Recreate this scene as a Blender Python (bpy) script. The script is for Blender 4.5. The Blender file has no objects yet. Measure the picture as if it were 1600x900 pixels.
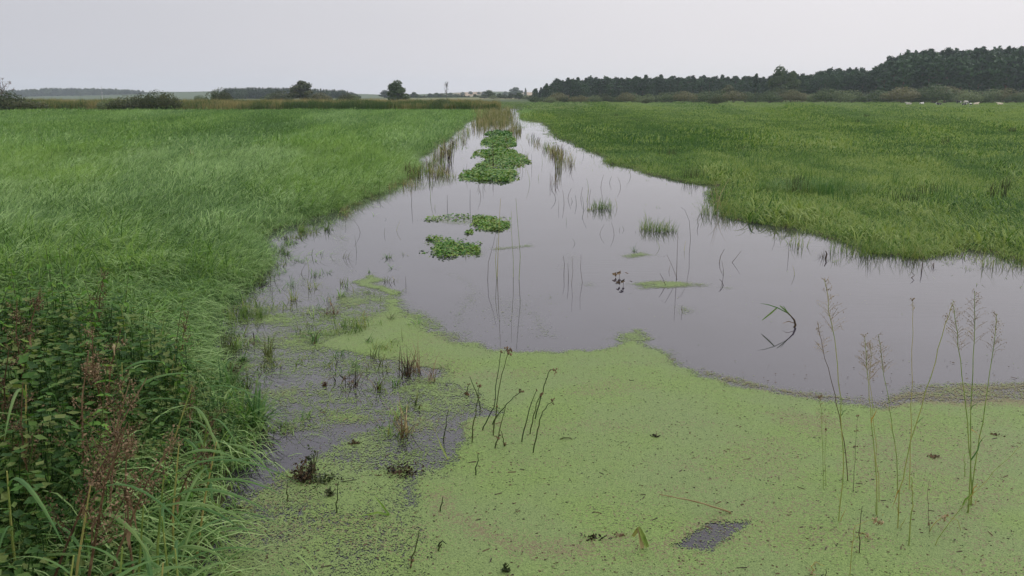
import bpy, math, random
import numpy as np
from mathutils import Vector, Matrix
R = math.radians
sc = bpy.context.scene
col = sc.collection
random.seed(7); rng = np.random.default_rng(11)

# ------------------------------------------------------------------ camera
H = 2.3; F = 1331.0; PITCH = math.atan(298 / F)
cam_d = bpy.data.cameras.new('camera'); cam = bpy.data.objects.new('camera', cam_d); col.objects.link(cam)
cam.location = (0, 0, H); cam.rotation_euler = (math.pi / 2 - PITCH, 0, 0)
cam_d.sensor_width = 36; cam_d.lens = 36 * F / 1600
cam_d.clip_start = 0.05; cam_d.clip_end = 9000
sc.camera = cam
# ------------------------------------------------------------------ light
SUN_EL, SUN_AZ = R(48), R(55)          # azimuth from +Y towards +X
w = bpy.data.worlds.new('World'); sc.world = w; w.use_nodes = True
nt = w.node_tree; nt.nodes.clear()
def N(t, ty, **k):
    n = t.nodes.new(ty)
    for a, b in k.items(): setattr(n, a, b)
    return n
def mathn(t, op, a, b=None, c=None, clamp=False):
    n = N(t, 'ShaderNodeMath', operation=op, use_clamp=clamp)
    for i, v in enumerate((a, b, c)):
        if v is None: continue
        if isinstance(v, (int, float)): n.inputs[i].default_value = v
        else: t.links.new(v, n.inputs[i])
    return n.outputs[0]
def mixc(t, fac, a, b, mode='MIX'):
    n = N(t, 'ShaderNodeMix', data_type='RGBA', blend_type=mode)
    for s, v in ((n.inputs[0], fac), (n.inputs[6], a), (n.inputs[7], b)):
        if isinstance(v, (int, float)): s.default_value = v
        elif isinstance(v, tuple): s.default_value = (*v[:3], 1)
        else: t.links.new(v, s)
    return n.outputs[2]
def smooth(t, v, lo, hi):
    n = N(t, 'ShaderNodeMapRange', interpolation_type='SMOOTHSTEP')
    t.links.new(v, n.inputs[0]); n.inputs[1].default_value = lo; n.inputs[2].default_value = hi
    return n.outputs[0]
sky = N(nt, 'ShaderNodeTexSky', sky_type='NISHITA', sun_disc=False)
sky.sun_elevation = SUN_EL; sky.sun_rotation = SUN_AZ; sky.dust_density = 5; sky.air_density = 1.5
hs = N(nt, 'ShaderNodeHueSaturation'); hs.inputs['Saturation'].default_value = 0.12
nt.links.new(sky.outputs[0], hs.inputs['Color'])
tc = N(nt, 'ShaderNodeTexCoord'); sp = N(nt, 'ShaderNodeSeparateXYZ'); nt.links.new(tc.outputs['Generated'], sp.inputs[0])
nz = N(nt, 'ShaderNodeTexNoise'); nz.inputs['Scale'].default_value = 1.6; nz.inputs['Detail'].default_value = 3
mp = N(nt, 'ShaderNodeMapping'); mp.inputs['Scale'].default_value = (1, 1, 3)
nt.links.new(tc.outputs['Generated'], mp.inputs[0]); nt.links.new(mp.outputs[0], nz.inputs[0])
fx = smooth(nt, mathn(nt, 'ADD', sp.outputs[0], mathn(nt, 'MULTIPLY', mathn(nt, 'SUBTRACT', nz.outputs[0], .5), .35)), -.75, .55)
cl = mixc(nt, fx, (5.65, 5.75, 6.25), (8.2, 7.95, 8.2))          # bluish grey cloud to paler pinkish cloud near the hidden sun
fz = smooth(nt, sp.outputs[2], 0.0, .17)
cl = mixc(nt, fz, mixc(nt, 1.0, cl, (1.13, 1.11, 1.11), 'MULTIPLY'), cl)
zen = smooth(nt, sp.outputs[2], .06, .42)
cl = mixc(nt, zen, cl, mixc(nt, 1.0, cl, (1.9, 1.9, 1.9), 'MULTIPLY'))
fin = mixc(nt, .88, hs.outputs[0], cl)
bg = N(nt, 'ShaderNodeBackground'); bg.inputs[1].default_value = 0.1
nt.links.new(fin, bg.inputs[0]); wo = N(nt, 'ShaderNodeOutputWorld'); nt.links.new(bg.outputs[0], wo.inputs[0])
sl = bpy.data.lights.new('sun', 'SUN'); sl.energy = 1.0; sl.angle = R(35); sl.color = (1, .97, .93)
so = bpy.data.objects.new('sun', sl); col.objects.link(so)
sd = Vector((math.sin(SUN_AZ) * math.cos(SUN_EL), math.cos(SUN_AZ) * math.cos(SUN_EL), math.sin(SUN_EL)))
so.rotation_euler = sd.to_track_quat('Z', 'Y').to_euler(); so.location = (60, 60, 50)
vs = sc.view_settings; vs.view_transform = 'Standard'; vs.look = 'None'; vs.exposure = 0.0; vs.gamma = 1; vs.use_curve_mapping = False
sc.cycles.max_bounces = 6; sc.cycles.transparent_max_bounces = 16; sc.cycles.volume_bounces = 1

# ------------------------------------------------------------------ helpers
SP_, CP_ = math.sin(PITCH), math.cos(PITCH)
def ray(px, py):
    u = (px - 800) / F; v = (450 - py) / F
    return Vector((u, CP_ + v * SP_, -SP_ + v * CP_))
def at(px, py, z=0.0):
    d = ray(px, py); t = (z - H) / d.z
    return Vector((d.x * t, d.y * t, z))
def atY(px, py, Y):
    d = ray(px, py); t = Y / d.y
    return Vector((d.x * t, Y, H + d.z * t))
def wpoly(pts): return np.array([at(*p)[:2] for p in pts])
def sdist(poly, x, y):                      # >0 inside
    x = np.asarray(x, float); y = np.asarray(y, float)
    best = np.full(x.shape, 1e18); ins = np.zeros(x.shape, bool)
    n = len(poly)
    for i in range(n):
        ax, ay = poly[i]; bx, by = poly[(i + 1) % n]
        ex, ey = bx - ax, by - ay
        t = np.clip(((x - ax) * ex + (y - ay) * ey) / (ex * ex + ey * ey + 1e-12), 0, 1)
        d = (x - ax - t * ex) ** 2 + (y - ay - t * ey) ** 2
        best = np.minimum(best, d)
        c = (ay > y) != (by > y)
        with np.errstate(divide='ignore', invalid='ignore'):
            xi = (bx - ax) * (y - ay) / (by - ay + 1e-15) + ax
        ins ^= c & (x < xi)
    d = np.sqrt(best)
    return np.where(ins, d, -d)
_lat = rng.random((256, 256))
def vnoise(x, y):
    xi = np.floor(x).astype(int); yi = np.floor(y).astype(int)
    fx = x - xi; fy = y - yi
    fx = fx * fx * (3 - 2 * fx); fy = fy * fy * (3 - 2 * fy)
    a = _lat[xi & 255, yi & 255]; b = _lat[(xi + 1) & 255, yi & 255]
    c = _lat[xi & 255, (yi + 1) & 255]; d = _lat[(xi + 1) & 255, (yi + 1) & 255]
    return (a * (1 - fx) + b * fx) * (1 - fy) + (c * (1 - fx) + d * fx) * fy
def fbm(x, y, o=4):
    x = np.asarray(x, float); y = np.asarray(y, float)
    s = 0; a = .5; t = 0
    for k in range(o):
        s = s + a * vnoise(x + 17.3 * k, y + 9.1 * k); t += a; a *= .5; x = x * 2.03; y = y * 2.03
    return s / t                            # 0..1
def sst(v, a, b):
    t = np.clip((v - a) / (b - a), 0, 1); return t * t * (3 - 2 * t)

# shoreline of the flooded ditch, read off the picture and laid on the water plane
WATER = wpoly([(318, 905), (335, 840), (338, 800), (350, 750), (395, 700), (400, 672), (345, 640), (322, 590), (330, 530), (338, 490),
    (362, 455), (395, 415), (402, 372), (470, 348), (540, 322), (600, 293), (640, 270), (652, 245), (682, 222), (706, 203), (735, 189), (752, 180),
    (768, 174.5), (784, 170.5), (806, 170), (812, 173), (806, 179), (818, 186), (850, 197), (874, 211), (905, 228), (930, 242), (958, 256), (1000, 270), (1070, 284),
    (1128, 291), (1110, 318), (1130, 338), (1170, 349), (1245, 356), (1298, 371), (1330, 384), (1360, 399), (1440, 402), (1470, 385), (1530, 388),
    (1590, 410), (1700, 428), (1950, 450), (2500, 500)])
WATER = np.vstack([WATER, [[14, 1.5], [3, 1.7], [-.6, 1.9], [-1.35, 2.4]]])
def dwater(x, y):                           # >0 over land
    r = np.hypot(x, y)
    s = 0.10 + 0.012 * r
    return -sdist(WATER, x, y) + (fbm(x / (.5 + .03 * r) * 1.0, y / (.5 + .03 * r), 3) - .5) * 2 * s
def height(x, y, d=None):
    x = np.asarray(x, float); y = np.asarray(y, float)
    if d is None: d = dwater(x, y)
    land = .012 + .09 * (1 - np.exp(-np.maximum(d, 0) / .9)) + (fbm(x / 3, y / 3, 3) - .5) * .10 * sst(d, 0, 1.5)
    bed = -.02 - .4 * (1 - np.exp(-np.maximum(-d, 0) / 1.2))
    z = np.where(d > 0, land, bed)
    nb = sst(d, 0.05, 1.0) * sst(-x, 1.2, 2.2) * sst(-y, -8.5, -5.0)     # raised left bank by the viewer
    z = z + .22 * nb
    emb = sst(-y, -1.6, -.2)                                            # dam the viewer stands on
    z = z + emb * .75
    g = lambda cx, cy, sx, sy, h: h * np.exp(-((x - cx) / sx) ** 2 - ((y - cy) / sy) ** 2)
    z = z + g(-20, 1750, 190, 260, 13) + g(-560, 1900, 300, 240, 14) + g(-900, 2300, 500, 300, 16) + g(330, 760, 380, 170, 6)
    return z

# ------------------------------------------------------------------ materials
def newmat(name):
    m = bpy.data.materials.new(name); m.use_nodes = True; m.node_tree.nodes.clear()
    return m, m.node_tree
def leafmat(name, cols, trans=.3, rough=.55, spec=.14, scale=3.0, tone=False, rnd=.5, bump=0):
    """cols: list of 2-3 colours; picked by noise + per-object random (+ instancer tone)"""
    m, t = newmat(name)
    geo = N(t, 'ShaderNodeNewGeometry'); oi = N(t, 'ShaderNodeObjectInfo')
    no = N(t, 'ShaderNodeTexNoise'); no.inputs['Scale'].default_value = scale; no.inputs['Detail'].default_value = 3
    t.links.new(geo.outputs['Position'], no.inputs[0])
    if tone:
        at_ = N(t, 'ShaderNodeAttribute', attribute_type='INSTANCER', attribute_name='tone')
        v = mathn(t, 'ADD', at_.outputs['Fac'], mathn(t, 'MULTIPLY', mathn(t, 'SUBTRACT', no.outputs[0], .5), .5))
    else:
        v = mathn(t, 'ADD', mathn(t, 'MULTIPLY', no.outputs[0], 1.0), mathn(t, 'MULTIPLY', mathn(t, 'SUBTRACT', oi.outputs['Random'], .5), rnd))
    v = mathn(t, 'ADD', v, mathn(t, 'MULTIPLY', mathn(t, 'SUBTRACT', geo.outputs['Random Per Island'], .5), .75))
    cr = N(t, 'ShaderNodeValToRGB'); t.links.new(v, cr.inputs[0])
    el = cr.color_ramp.elements
    el[0].position = .2; el[0].color = (*cols[0], 1); el[1].position = .8; el[1].color = (*cols[-1], 1)
    for k, c in enumerate(cols[1:-1]):
        e = el.new(.2 + .6 * (k + 1) / (len(cols) - 1)); e.color = (*c, 1)
    p = N(t, 'ShaderNodeBsdfPrincipled'); t.links.new(cr.outputs[0], p.inputs['Base Color'])
    p.inputs['Roughness'].default_value = rough; p.inputs['Specular IOR Level'].default_value = spec
    out = N(t, 'ShaderNodeOutputMaterial')
    if trans > 0:
        tr = N(t, 'ShaderNodeBsdfTranslucent'); t.links.new(mixc(t, 1.0, cr.outputs[0], (1.25, 1.35, .7), 'MULTIPLY'), tr.inputs[0])
        mx = N(t, 'ShaderNodeMixShader'); mx.inputs[0].default_value = trans
        t.links.new(p.outputs[0], mx.inputs[1]); t.links.new(tr.outputs[0], mx.inputs[2]); t.links.new(mx.outputs[0], out.inputs[0])
    else: t.links.new(p.outputs[0], out.inputs[0])
    return m
G1 = leafmat('meadow_grass', [(.055, .12, .032), (.155, .275, .075), (.30, .42, .17)], tone=True)
G2 = leafmat('pasture_grass', [(.038, .095, .022), (.110, .200, .036), (.230, .295, .085)], tone=True)
GEDGE = leafmat('wet_grass', [(.07, .13, .03), (.14, .22, .05), (.24, .25, .09)], trans=.3, scale=6)
NET = leafmat('nettle_leaf', [(.04, .11, .018), (.085, .20, .032), (.16, .29, .055)], trans=.3, scale=9)
NETY = leafmat('pale_leaf', [(.10, .19, .03), (.17, .27, .05)], trans=.35, scale=9)
UND = leafmat('undergrowth_leaf', [(.025, .065, .015), (.065, .145, .03), (.13, .17, .05)], tone=True)
REEDL = leafmat('reed_leaf', [(.05, .12, .035), (.085, .17, .05), (.14, .21, .065)], trans=.3, scale=5)
G1X = leafmat('bank_grass', [(.035, .095, .025), (.12, .235, .062), (.28, .39, .15)])
UND2 = leafmat('olive_weed', [(.03, .05, .015), (.07, .09, .025), (.12, .14, .04)], trans=.2, scale=12)
STEMG = leafmat('green_stem', [(.10, .17, .03), (.22, .28, .07), (.34, .29, .10)], trans=0, scale=14)
STEMD = leafmat('rush_stem', [(.015, .025, .012), (.03, .05, .018), (.06, .07, .02)], trans=0, scale=20)
STRAW = leafmat('straw', [(.20, .13, .06), (.32, .24, .13), (.42, .33, .20)], trans=.15, scale=10)
BROWN = leafmat('brown_seed', [(.05, .032, .018), (.115, .07, .036), (.20, .14, .08)], trans=.05, scale=30)
ORANGE = leafmat('yellowed_leaf', [(.25, .12, .02), (.38, .24, .05)], trans=.3, scale=20)
DEAD = leafmat('wet_dead_stalk', [(.012, .010, .008), (.04, .028, .018), (.09, .06, .03)], trans=0, scale=12)
REEDB = leafmat('reed_bed_leaf', [(.045, .085, .022), (.085, .13, .035), (.17, .165, .06), (.30, .24, .11)], tone=True, trans=.2)
REEDC = leafmat('channel_reed', [(.10, .13, .035), (.19, .20, .075), (.33, .28, .15)], trans=.2, scale=.6)
FLOAT = leafmat('water_plant_leaf', [(.022, .085, .014), (.05, .16, .022), (.11, .23, .035), (.18, .25, .06)], trans=.25, scale=4, rough=.4)
PINE = leafmat('pine_needles', [(.010, .030, .012), (.018, .050, .018), (.032, .072, .026)], trans=.05, scale=.15, rnd=.9)
WILL = leafmat('willow_leaf', [(.05, .08, .028), (.095, .13, .05), (.15, .185, .085)], trans=.15, scale=.2, rnd=1.0)
WILLB = leafmat('brownish_willow_leaf', [(.085, .09, .035), (.13, .125, .055), (.17, .16, .08)], trans=.15, scale=.2, rnd=.8)
BROAD = leafmat('broadleaf', [(.018, .04, .014), (.035, .065, .022), (.06, .09, .03)], trans=.15, scale=.2, rnd=.9)
HEDGE = leafmat('dark_bush_leaf', [(.03, .045, .018), (.05, .07, .026), (.085, .09, .04)], trans=.15, scale=.4)
RUST = leafmat('rusty_leaf', [(.09, .04, .025), (.14, .07, .045), (.12, .10, .04)], trans=.1, scale=.5)
def barkmat(name, a, b, sc_=4):
    m, t = newmat(name); geo = N(t, 'ShaderNodeNewGeometry')
    no = N(t, 'ShaderNodeTexNoise'); no.inputs['Scale'].default_value = sc_; no.inputs['Detail'].default_value = 5
    t.links.new(geo.outputs['Position'], no.inputs[0])
    p = N(t, 'ShaderNodeBsdfPrincipled'); p.inputs['Roughness'].default_value = .85
    t.links.new(mixc(t, smooth(t, no.outputs[0], .35, .65), a, b), p.inputs['Base Color'])
    o = N(t, 'ShaderNodeOutputMaterial'); t.links.new(p.outputs[0], o.inputs[0]); return m
BARK = barkmat('grey_bark', (.05, .045, .04), (.12, .10, .085))
PBARK = barkmat('pine_bark', (.08, .045, .035), (.20, .10, .06), 1.5)
BIRCH = barkmat('bleached_bark', (.5, .5, .48), (.3, .3, .3), 1.0)

# ------------------------------------------------------------------ mesh builder
class MB:
    def __init__(s): s.v = []; s.f = []
    def add(s, vs, fs):
        o = len(s.v); s.v += [tuple(p) for p in vs]; s.f += [tuple(i + o for i in f) for f in fs]
    def tube(s, pts, rad, n=5):
        pts = [Vector(p) for p in pts]
        if not hasattr(rad, '__len__'): rad = [rad] * len(pts)
        vs = []; fs = []
        for i, p in enumerate(pts):
            d = (pts[min(i + 1, len(pts) - 1)] - pts[max(i - 1, 0)]).normalized()
            a = d.orthogonal().normalized() if i == 0 else (a - d * a.dot(d)).normalized()
            b = d.cross(a)
            for k in range(n):
                an = 2 * math.pi * k / n; vs.append(p + (a * math.cos(an) + b * math.sin(an)) * rad[i])
        for i in range(len(pts) - 1):
            for k in range(n):
                k2 = (k + 1) % n; fs.append((i * n + k, i * n + k2, (i + 1) * n + k2, (i + 1) * n + k))
        fs.append(tuple(range(n))[::-1]); fs.append(tuple((len(pts) - 1) * n + k for k in range(n)))
        s.add(vs, fs)
    def ribbon(s, pts, wid, side, fold=0.0):      # grass blade; fold raises the edges a little
        vs = []; fs = []; n = len(pts)
        side = Vector(side).normalized()
        for i, p in enumerate(pts):
            p = Vector(p); wd = wid[i] if hasattr(wid, '__len__') else wid
            d = (Vector(pts[min(i + 1, n - 1)]) - Vector(pts[max(i - 1, 0)])).normalized()
            sd_ = (side - d * side.dot(d)).normalized(); up = sd_.cross(d)
            if fold: vs += [p - sd_ * wd / 2 + up * fold * wd, p, p + sd_ * wd / 2 + up * fold * wd]
            else: vs += [p - sd_ * wd / 2, p + sd_ * wd / 2]
        k = 3 if fold else 2
        for i in range(n - 1):
            for j in range(k - 1):
                fs.append((i * k + j, i * k + j + 1, (i + 1) * k + j + 1, (i + 1) * k + j))
        s.add(vs, fs)
    def fleck(s, p, r, rn=random, nrm=None):
        p = Vector(p); a = Vector((rn.gauss(0, 1), rn.gauss(0, 1), rn.gauss(0, 1))).normalized(); b = a.orthogonal().normalized()
        b = Matrix.Rotation(rn.random() * 6.28, 3, a) @ b
        if nrm is not None:
            nr = (nrm + Vector((rn.gauss(0, .45), rn.gauss(0, .45), rn.gauss(0, .45)))).normalized(); a = (a - nr * a.dot(nr)).normalized(); b = nr.cross(a)
        s.add([p - a * r, p + b * r * .6, p + a * r, p - b * r * .6], [(0, 1, 2, 3)])
    def blob(s, p, r, sq=1.0, rn=random):          # small faceted bead
        p = Vector(p); rr = r * rn.uniform(.8, 1.2)
        s.add([p + Vector((rr, 0, 0)), p + Vector((0, rr, 0)), p - Vector((rr, 0, 0)), p - Vector((0, rr, 0)), p + Vector((0, 0, rr * sq)), p - Vector((0, 0, rr * sq))],
              [(0, 1, 4), (1, 2, 4), (2, 3, 4), (3, 0, 4), (1, 0, 5), (2, 1, 5), (3, 2, 5), (0, 3, 5)])
    def mesh(s, name, mat, smooth_=False):
        me = bpy.data.meshes.new(name); me.from_pydata(s.v, [], s.f); me.materials.append(mat)
        if smooth_: me.shade_smooth()
        return me
    def build(s, name, mat, parent=None, smooth_=False):
        return link(name, s.mesh(name, mat, smooth_), parent)
def link(name, me, parent=None, loc=None):
    o = bpy.data.objects.new(name, me); col.objects.link(o)
    if parent is not None: o.parent = parent
    if loc is not None: o.location = loc
    return o
def tag(o, label=None, cat=None, group=None, kind=None):
    if label: o['label'] = label
    if cat: o['category'] = cat
    if group: o['group'] = group
    if kind: o['kind'] = kind
    return o
def empty(name, loc, label, cat, group=None, rz=0):
    o = bpy.data.objects.new(name, None); col.objects.link(o); o.location = loc; o.rotation_euler.z = rz
    o.empty_display_size = .1
    return tag(o, label, cat, group)
def dup(root, loc, rz=0, s=1, label=None, group=None, tilt=None):
    r = root.copy(); col.objects.link(r); r.location = loc; r.rotation_euler = ((tilt[0] if tilt else 0), (tilt[1] if tilt else 0), rz)
    r.scale = (s, s, s) if not hasattr(s, '__len__') else s
    if label: r['label'] = label
    if group: r['group'] = group
    for ch in root.children:
        c = ch.copy(); col.objects.link(c); c.parent = r
        for g in ch.children:
            d = g.copy(); col.objects.link(d); d.parent = c
    return r
def h1(x, y): return float(height(np.array([x]), np.array([y]))[0])

# ------------------------------------------------------------------ ground + water
def axis(c, s, lo, hi, n):
    t = np.linspace(math.asinh((lo - c) / s), math.asinh((hi - c) / s), n); return c + s * np.sinh(t)
xs = axis(0, 3.0, -3400, 3400, 470); ys = axis(5.5, 5.0, -60, 3600, 400)
X, Y = np.meshgrid(xs, ys); D = dwater(X, Y); Z = height(X, Y, D)
me = bpy.data.meshes.new('ground')
nx, ny = len(xs), len(ys)
idx = np.arange(nx * ny).reshape(ny, nx)
q = np.stack([idx[:-1, :-1], idx[:-1, 1:], idx[1:, 1:], idx[1:, :-1]], -1).reshape(-1, 4)
me.vertices.add(nx * ny); me.vertices.foreach_set('co', np.stack([X, Y, Z], -1).ravel())
me.loops.add(q.size); me.loops.foreach_set('vertex_index', q.ravel())
me.polygons.add(len(q)); me.polygons.foreach_set('loop_start', np.arange(0, q.size, 4)); me.polygons.foreach_set('loop_total', np.full(len(q), 4))
me.update(calc_edges=True); me.shade_smooth()
# colour of the cover that grows on each part of the ground
def lerp(a, b, t): return a + (b - a) * t[..., None]
c = np.zeros(X.shape + (3,)) + (.06, .11, .03)
side = sst(X - .02 * Y, -2, 2)
c = lerp(np.zeros_like(c) + (.055, .125, .035), np.zeros_like(c) + (.085, .14, .028), side)
patch = fbm(X / 9, Y / 22, 4)
c = lerp(c, np.zeros_like(c) + (.13, .15, .045), sst(patch, .5, .8) * .6)
mud = 1 - sst(D, .0, .35)
c = lerp(c, np.zeros_like(c) + (.05, .042, .03), mud)
nbz = sst(-X, 1.0, 1.6) * sst(-Y, -7.5, -5.5)
c = lerp(c, np.zeros_like(c) + (.035, .04, .018), nbz)
rough_f = sst(Y, 150, 165) * (1 - side)
c = lerp(c, np.zeros_like(c) + (.06, .085, .035), rough_f * .9)
c = lerp(c, np.zeros_like(c) + (.33, .25, .17), np.minimum(1, np.exp(-((X + 80) / 24) ** 2 - ((Y - 1600) / 150) ** 2) + np.exp(-((X - 33) / 14) ** 2 - ((Y - 1600) / 150) ** 2))[...] )
c = lerp(c, np.zeros_like(c) + (.38, .33, .18), np.exp(-((X - 20) / 300) ** 2) * sst(Y, 560, 600) * (1 - sst(Y, 640, 680)) * .35)
at_ = me.color_attributes.new('cover_colour', 'FLOAT_COLOR', 'POINT')
at_.data.foreach_set('color', np.concatenate([c, np.ones(X.shape + (1,))], -1).ravel())
m, t = newmat('ground_cover')
a_ = N(t, 'ShaderNodeAttribute', attribute_name='cover_colour'); geo = N(t, 'ShaderNodeNewGeometry')
no = N(t, 'ShaderNodeTexNoise'); no.inputs['Scale'].default_value = 2.2; no.inputs['Detail'].default_value = 8; no.inputs['Roughness'].default_value = .7
t.links.new(geo.outputs['Position'], no.inputs[0])
cc = mixc(t, 1.0, a_.outputs['Color'], mixc(t, no.outputs[0], (.45, .5, .45), (1.6, 1.45, 1.5)), 'MULTIPLY')
p = N(t, 'ShaderNodeBsdfPrincipled'); p.inputs['Roughness'].default_value = .95; p.inputs['Specular IOR Level'].default_value = .1
t.links.new(cc, p.inputs['Base Color'])
bp = N(t, 'ShaderNodeBump'); bp.inputs['Strength'].default_value = .6; bp.inputs['Distance'].default_value = .05
t.links.new(no.outputs[0], bp.inputs['Height']); t.links.new(bp.outputs[0], p.inputs['Normal'])
o = N(t, 'ShaderNodeOutputMaterial'); t.links.new(p.outputs[0], o.inputs[0])
me.materials.append(m); tag(link('ground', me), kind='structure')

b = MB(); gx = np.linspace(-14, 60, 2); b.add([(-14, .9, 0), (60, .9, 0), (60, 190, 0), (-14, 190, 0)], [(0, 1, 2, 3)])
m, t = newmat('flood_water')
geo = N(t, 'ShaderNodeNewGeometry')
p = N(t, 'ShaderNodeBsdfPrincipled'); p.inputs['Base Color'].default_value = (.030, .028, .032, 1); p.inputs['IOR'].default_value = 1.335
p.inputs['Roughness'].default_value = .035
mpn = N(t, 'ShaderNodeMapping'); mpn.inputs['Rotation'].default_value = (0, 0, R(-12)); mpn.inputs['Scale'].default_value = (1.5, 6, 1)
t.links.new(geo.outputs['Position'], mpn.inputs[0])
n1 = N(t, 'ShaderNodeTexNoise'); n1.inputs['Scale'].default_value = 1.7; n1.inputs['Detail'].default_value = 4; t.links.new(mpn.outputs[0], n1.inputs[0])
n2 = N(t, 'ShaderNodeTexNoise'); n2.inputs['Scale'].default_value = .25; t.links.new(geo.outputs['Position'], n2.inputs[0])
hgt = mathn(t, 'MULTIPLY', n1.outputs[0], smooth(t, n2.outputs[0], .4, .65))
bp = N(t, 'ShaderNodeBump'); bp.inputs['Strength'].default_value = .2; bp.inputs['Distance'].default_value = .01
t.links.new(hgt, bp.inputs['Height']); t.links.new(bp.outputs[0], p.inputs['Normal'])
n3 = N(t, 'ShaderNodeTexNoise'); n3.inputs['Scale'].default_value = .9; n3.inputs['Detail'].default_value = 5; t.links.new(geo.outputs['Position'], n3.inputs[0])
t.links.new(mixc(t, n3.outputs[0], (.018, .016, .022), (.045, .041, .054)), p.inputs['Base Color'])
o = N(t, 'ShaderNodeOutputMaterial'); t.links.new(p.outputs[0], o.inputs[0])
tag(b.build('water', m), kind='structure')

# ------------------------------------------------------------------ duckweed carpet
def P(*a): return wpoly(a)
DW_MAIN = P((590, 428), (618, 452), (628, 475), (648, 497), (668, 515), (705, 528), (752, 540), (800, 549), (850, 551), (900, 548), (945, 546), (972, 538),
    (970, 522), (985, 514), (1000, 530), (1035, 545), (1055, 556), (1060, 574), (1110, 587), (1165, 602), (1230, 614), (1300, 628), (1360, 632), (1440, 628),
    (1520, 624), (1600, 622), (1900, 640), (2600, 800), (2600, 1500), (640, 1500), (640, 900), (650, 830), (640, 760), (700, 722), (720, 690), (712, 655),
    (760, 640), (700, 600), (690, 580), (560, 560), (480, 540), (545, 520), (600, 490), (600, 460), (560, 440))
DW_LEFT = P((330, 905), (340, 780), (420, 690), (410, 640), (340, 600), (345, 500), (420, 470), (500, 480), (560, 440), (640, 470), (760, 560), (760, 900), (700, 1500), (200, 1500))
DW_LOW = P((300, 1500), (320, 905), (345, 790), (420, 755), (470, 720), (520, 690), (580, 672), (640, 668), (665, 720), (650, 770), (720, 820), (720, 1500))
HOLES = [P((1060, 852), (1112, 818), (1172, 816), (1110, 862)), P((640, 720), (650, 680), (690, 650), (720, 640), (715, 700), (690, 725)),
         P((352, 770), (370, 715), (440, 690), (480, 670), (560, 645), (612, 655), (560, 672), (505, 690), (460, 722), (400, 765)),
         P((610, 770), (612, 745), (632, 735), (635, 775), (590, 790)), P((560, 555), (640, 545), (655, 620), (560, 640), (500, 600))]
HSTR = [.88, .6, .95, .4, .15]
ISLES = [(P((988, 442), (1030, 438), (1108, 444), (1100, 450), (1040, 450), (1000, 452)), .85), (P((1058, 483), (1070, 477), (1084, 485), (1068, 490)), .8),
         (P((970, 400), (1000, 394), (1018, 400), (980, 405)), .7), (P((768, 388), (830, 381), (835, 385), (775, 392)), .7), (P((905, 444), (918, 442), (920, 446)), .7),
         (P((1130, 448), (1148, 448), (1145, 452)), .6), (P((662, 343), (740, 337), (800, 350), (790, 357), (700, 350)), .35), (P((666, 376), (740, 384), (752, 400), (690, 398)), .5),
         (P((880, 400), (900, 395), (905, 420), (880, 420)), .12), (P((520, 345), (560, 330), (530, 400), (560, 430), (600, 445), (570, 440), (525, 410)), .22),
         (P((700, 430), (728, 440), (735, 462), (712, 492), (706, 525), (722, 530), (722, 495), (742, 465), (735, 440)), .35),
         (P((820, 480), (850, 500), (862, 520), (880, 526), (850, 525)), .3), (P((760, 460), (830, 470), (820, 510), (770, 500)), .08),
         (P((400, 365), (470, 345), (450, 380), (410, 400)), .12), (P((560, 300), (700, 270), (720, 285), (640, 300)), .25), (P((340, 470), (480, 430), (560, 470), (470, 500), (360, 520)), .22)]
gx = np.arange(-3.2, 10.5, .035); gy = np.concatenate([np.arange(1.6, 12, .035), np.arange(12, 26, .08)])
GX, GY = np.meshgrid(gx, gy)
wx = (fbm(GX * 2.2, GY * 2.2, 4) - .5) * .35; wy = (fbm(GX * 2.2 + 40, GY * 2.2 + 9, 4) - .5) * .35
PX, PY = GX + wx, GY + wy
cov = sst(sdist(DW_MAIN, PX, PY) + (fbm(GX * 7, GY * 7, 3) - .5) * .18, -.12, .16) * .94
patchy = np.clip(.44 + (fbm(PX * 1.6, PY * 2.4, 5) - .5) * .9 + (fbm(GX * 9, GY * 12, 3) - .5) * .45, .03, .8)
cov = np.maximum(cov, sst(sdist(DW_LEFT, PX, PY), -.1, .2) * patchy)
cov = np.maximum(cov, sst(sdist(DW_LOW, PX, PY), -.1, .15) * np.clip(.66 + (fbm(PX * 2.5, PY * 2.5, 4) - .5) * .8, .3, .9))
for j_, (hp, hs_) in enumerate(zip(HOLES, HSTR)):
    cov = cov * (1 - hs_ * .86 * (sst(sdist(hp, PX + wx, PY + wy), -.10, .16) if j_ else sst(sdist(hp, GX + wx * .15, GY + wy * .15), -.05, .03)))
for ip, iv in ISLES: cov = np.maximum(cov, iv * sst(sdist(ip, GX + wx * .8, GY + wy * .8), -.10, .14) * np.clip(.2 + 1.3 * fbm(GX * 3, GY * 3, 4), 0, 1))
edge = sdist(WATER, GX, GY)
cov = cov * sst(edge, -.3, .0)
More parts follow.
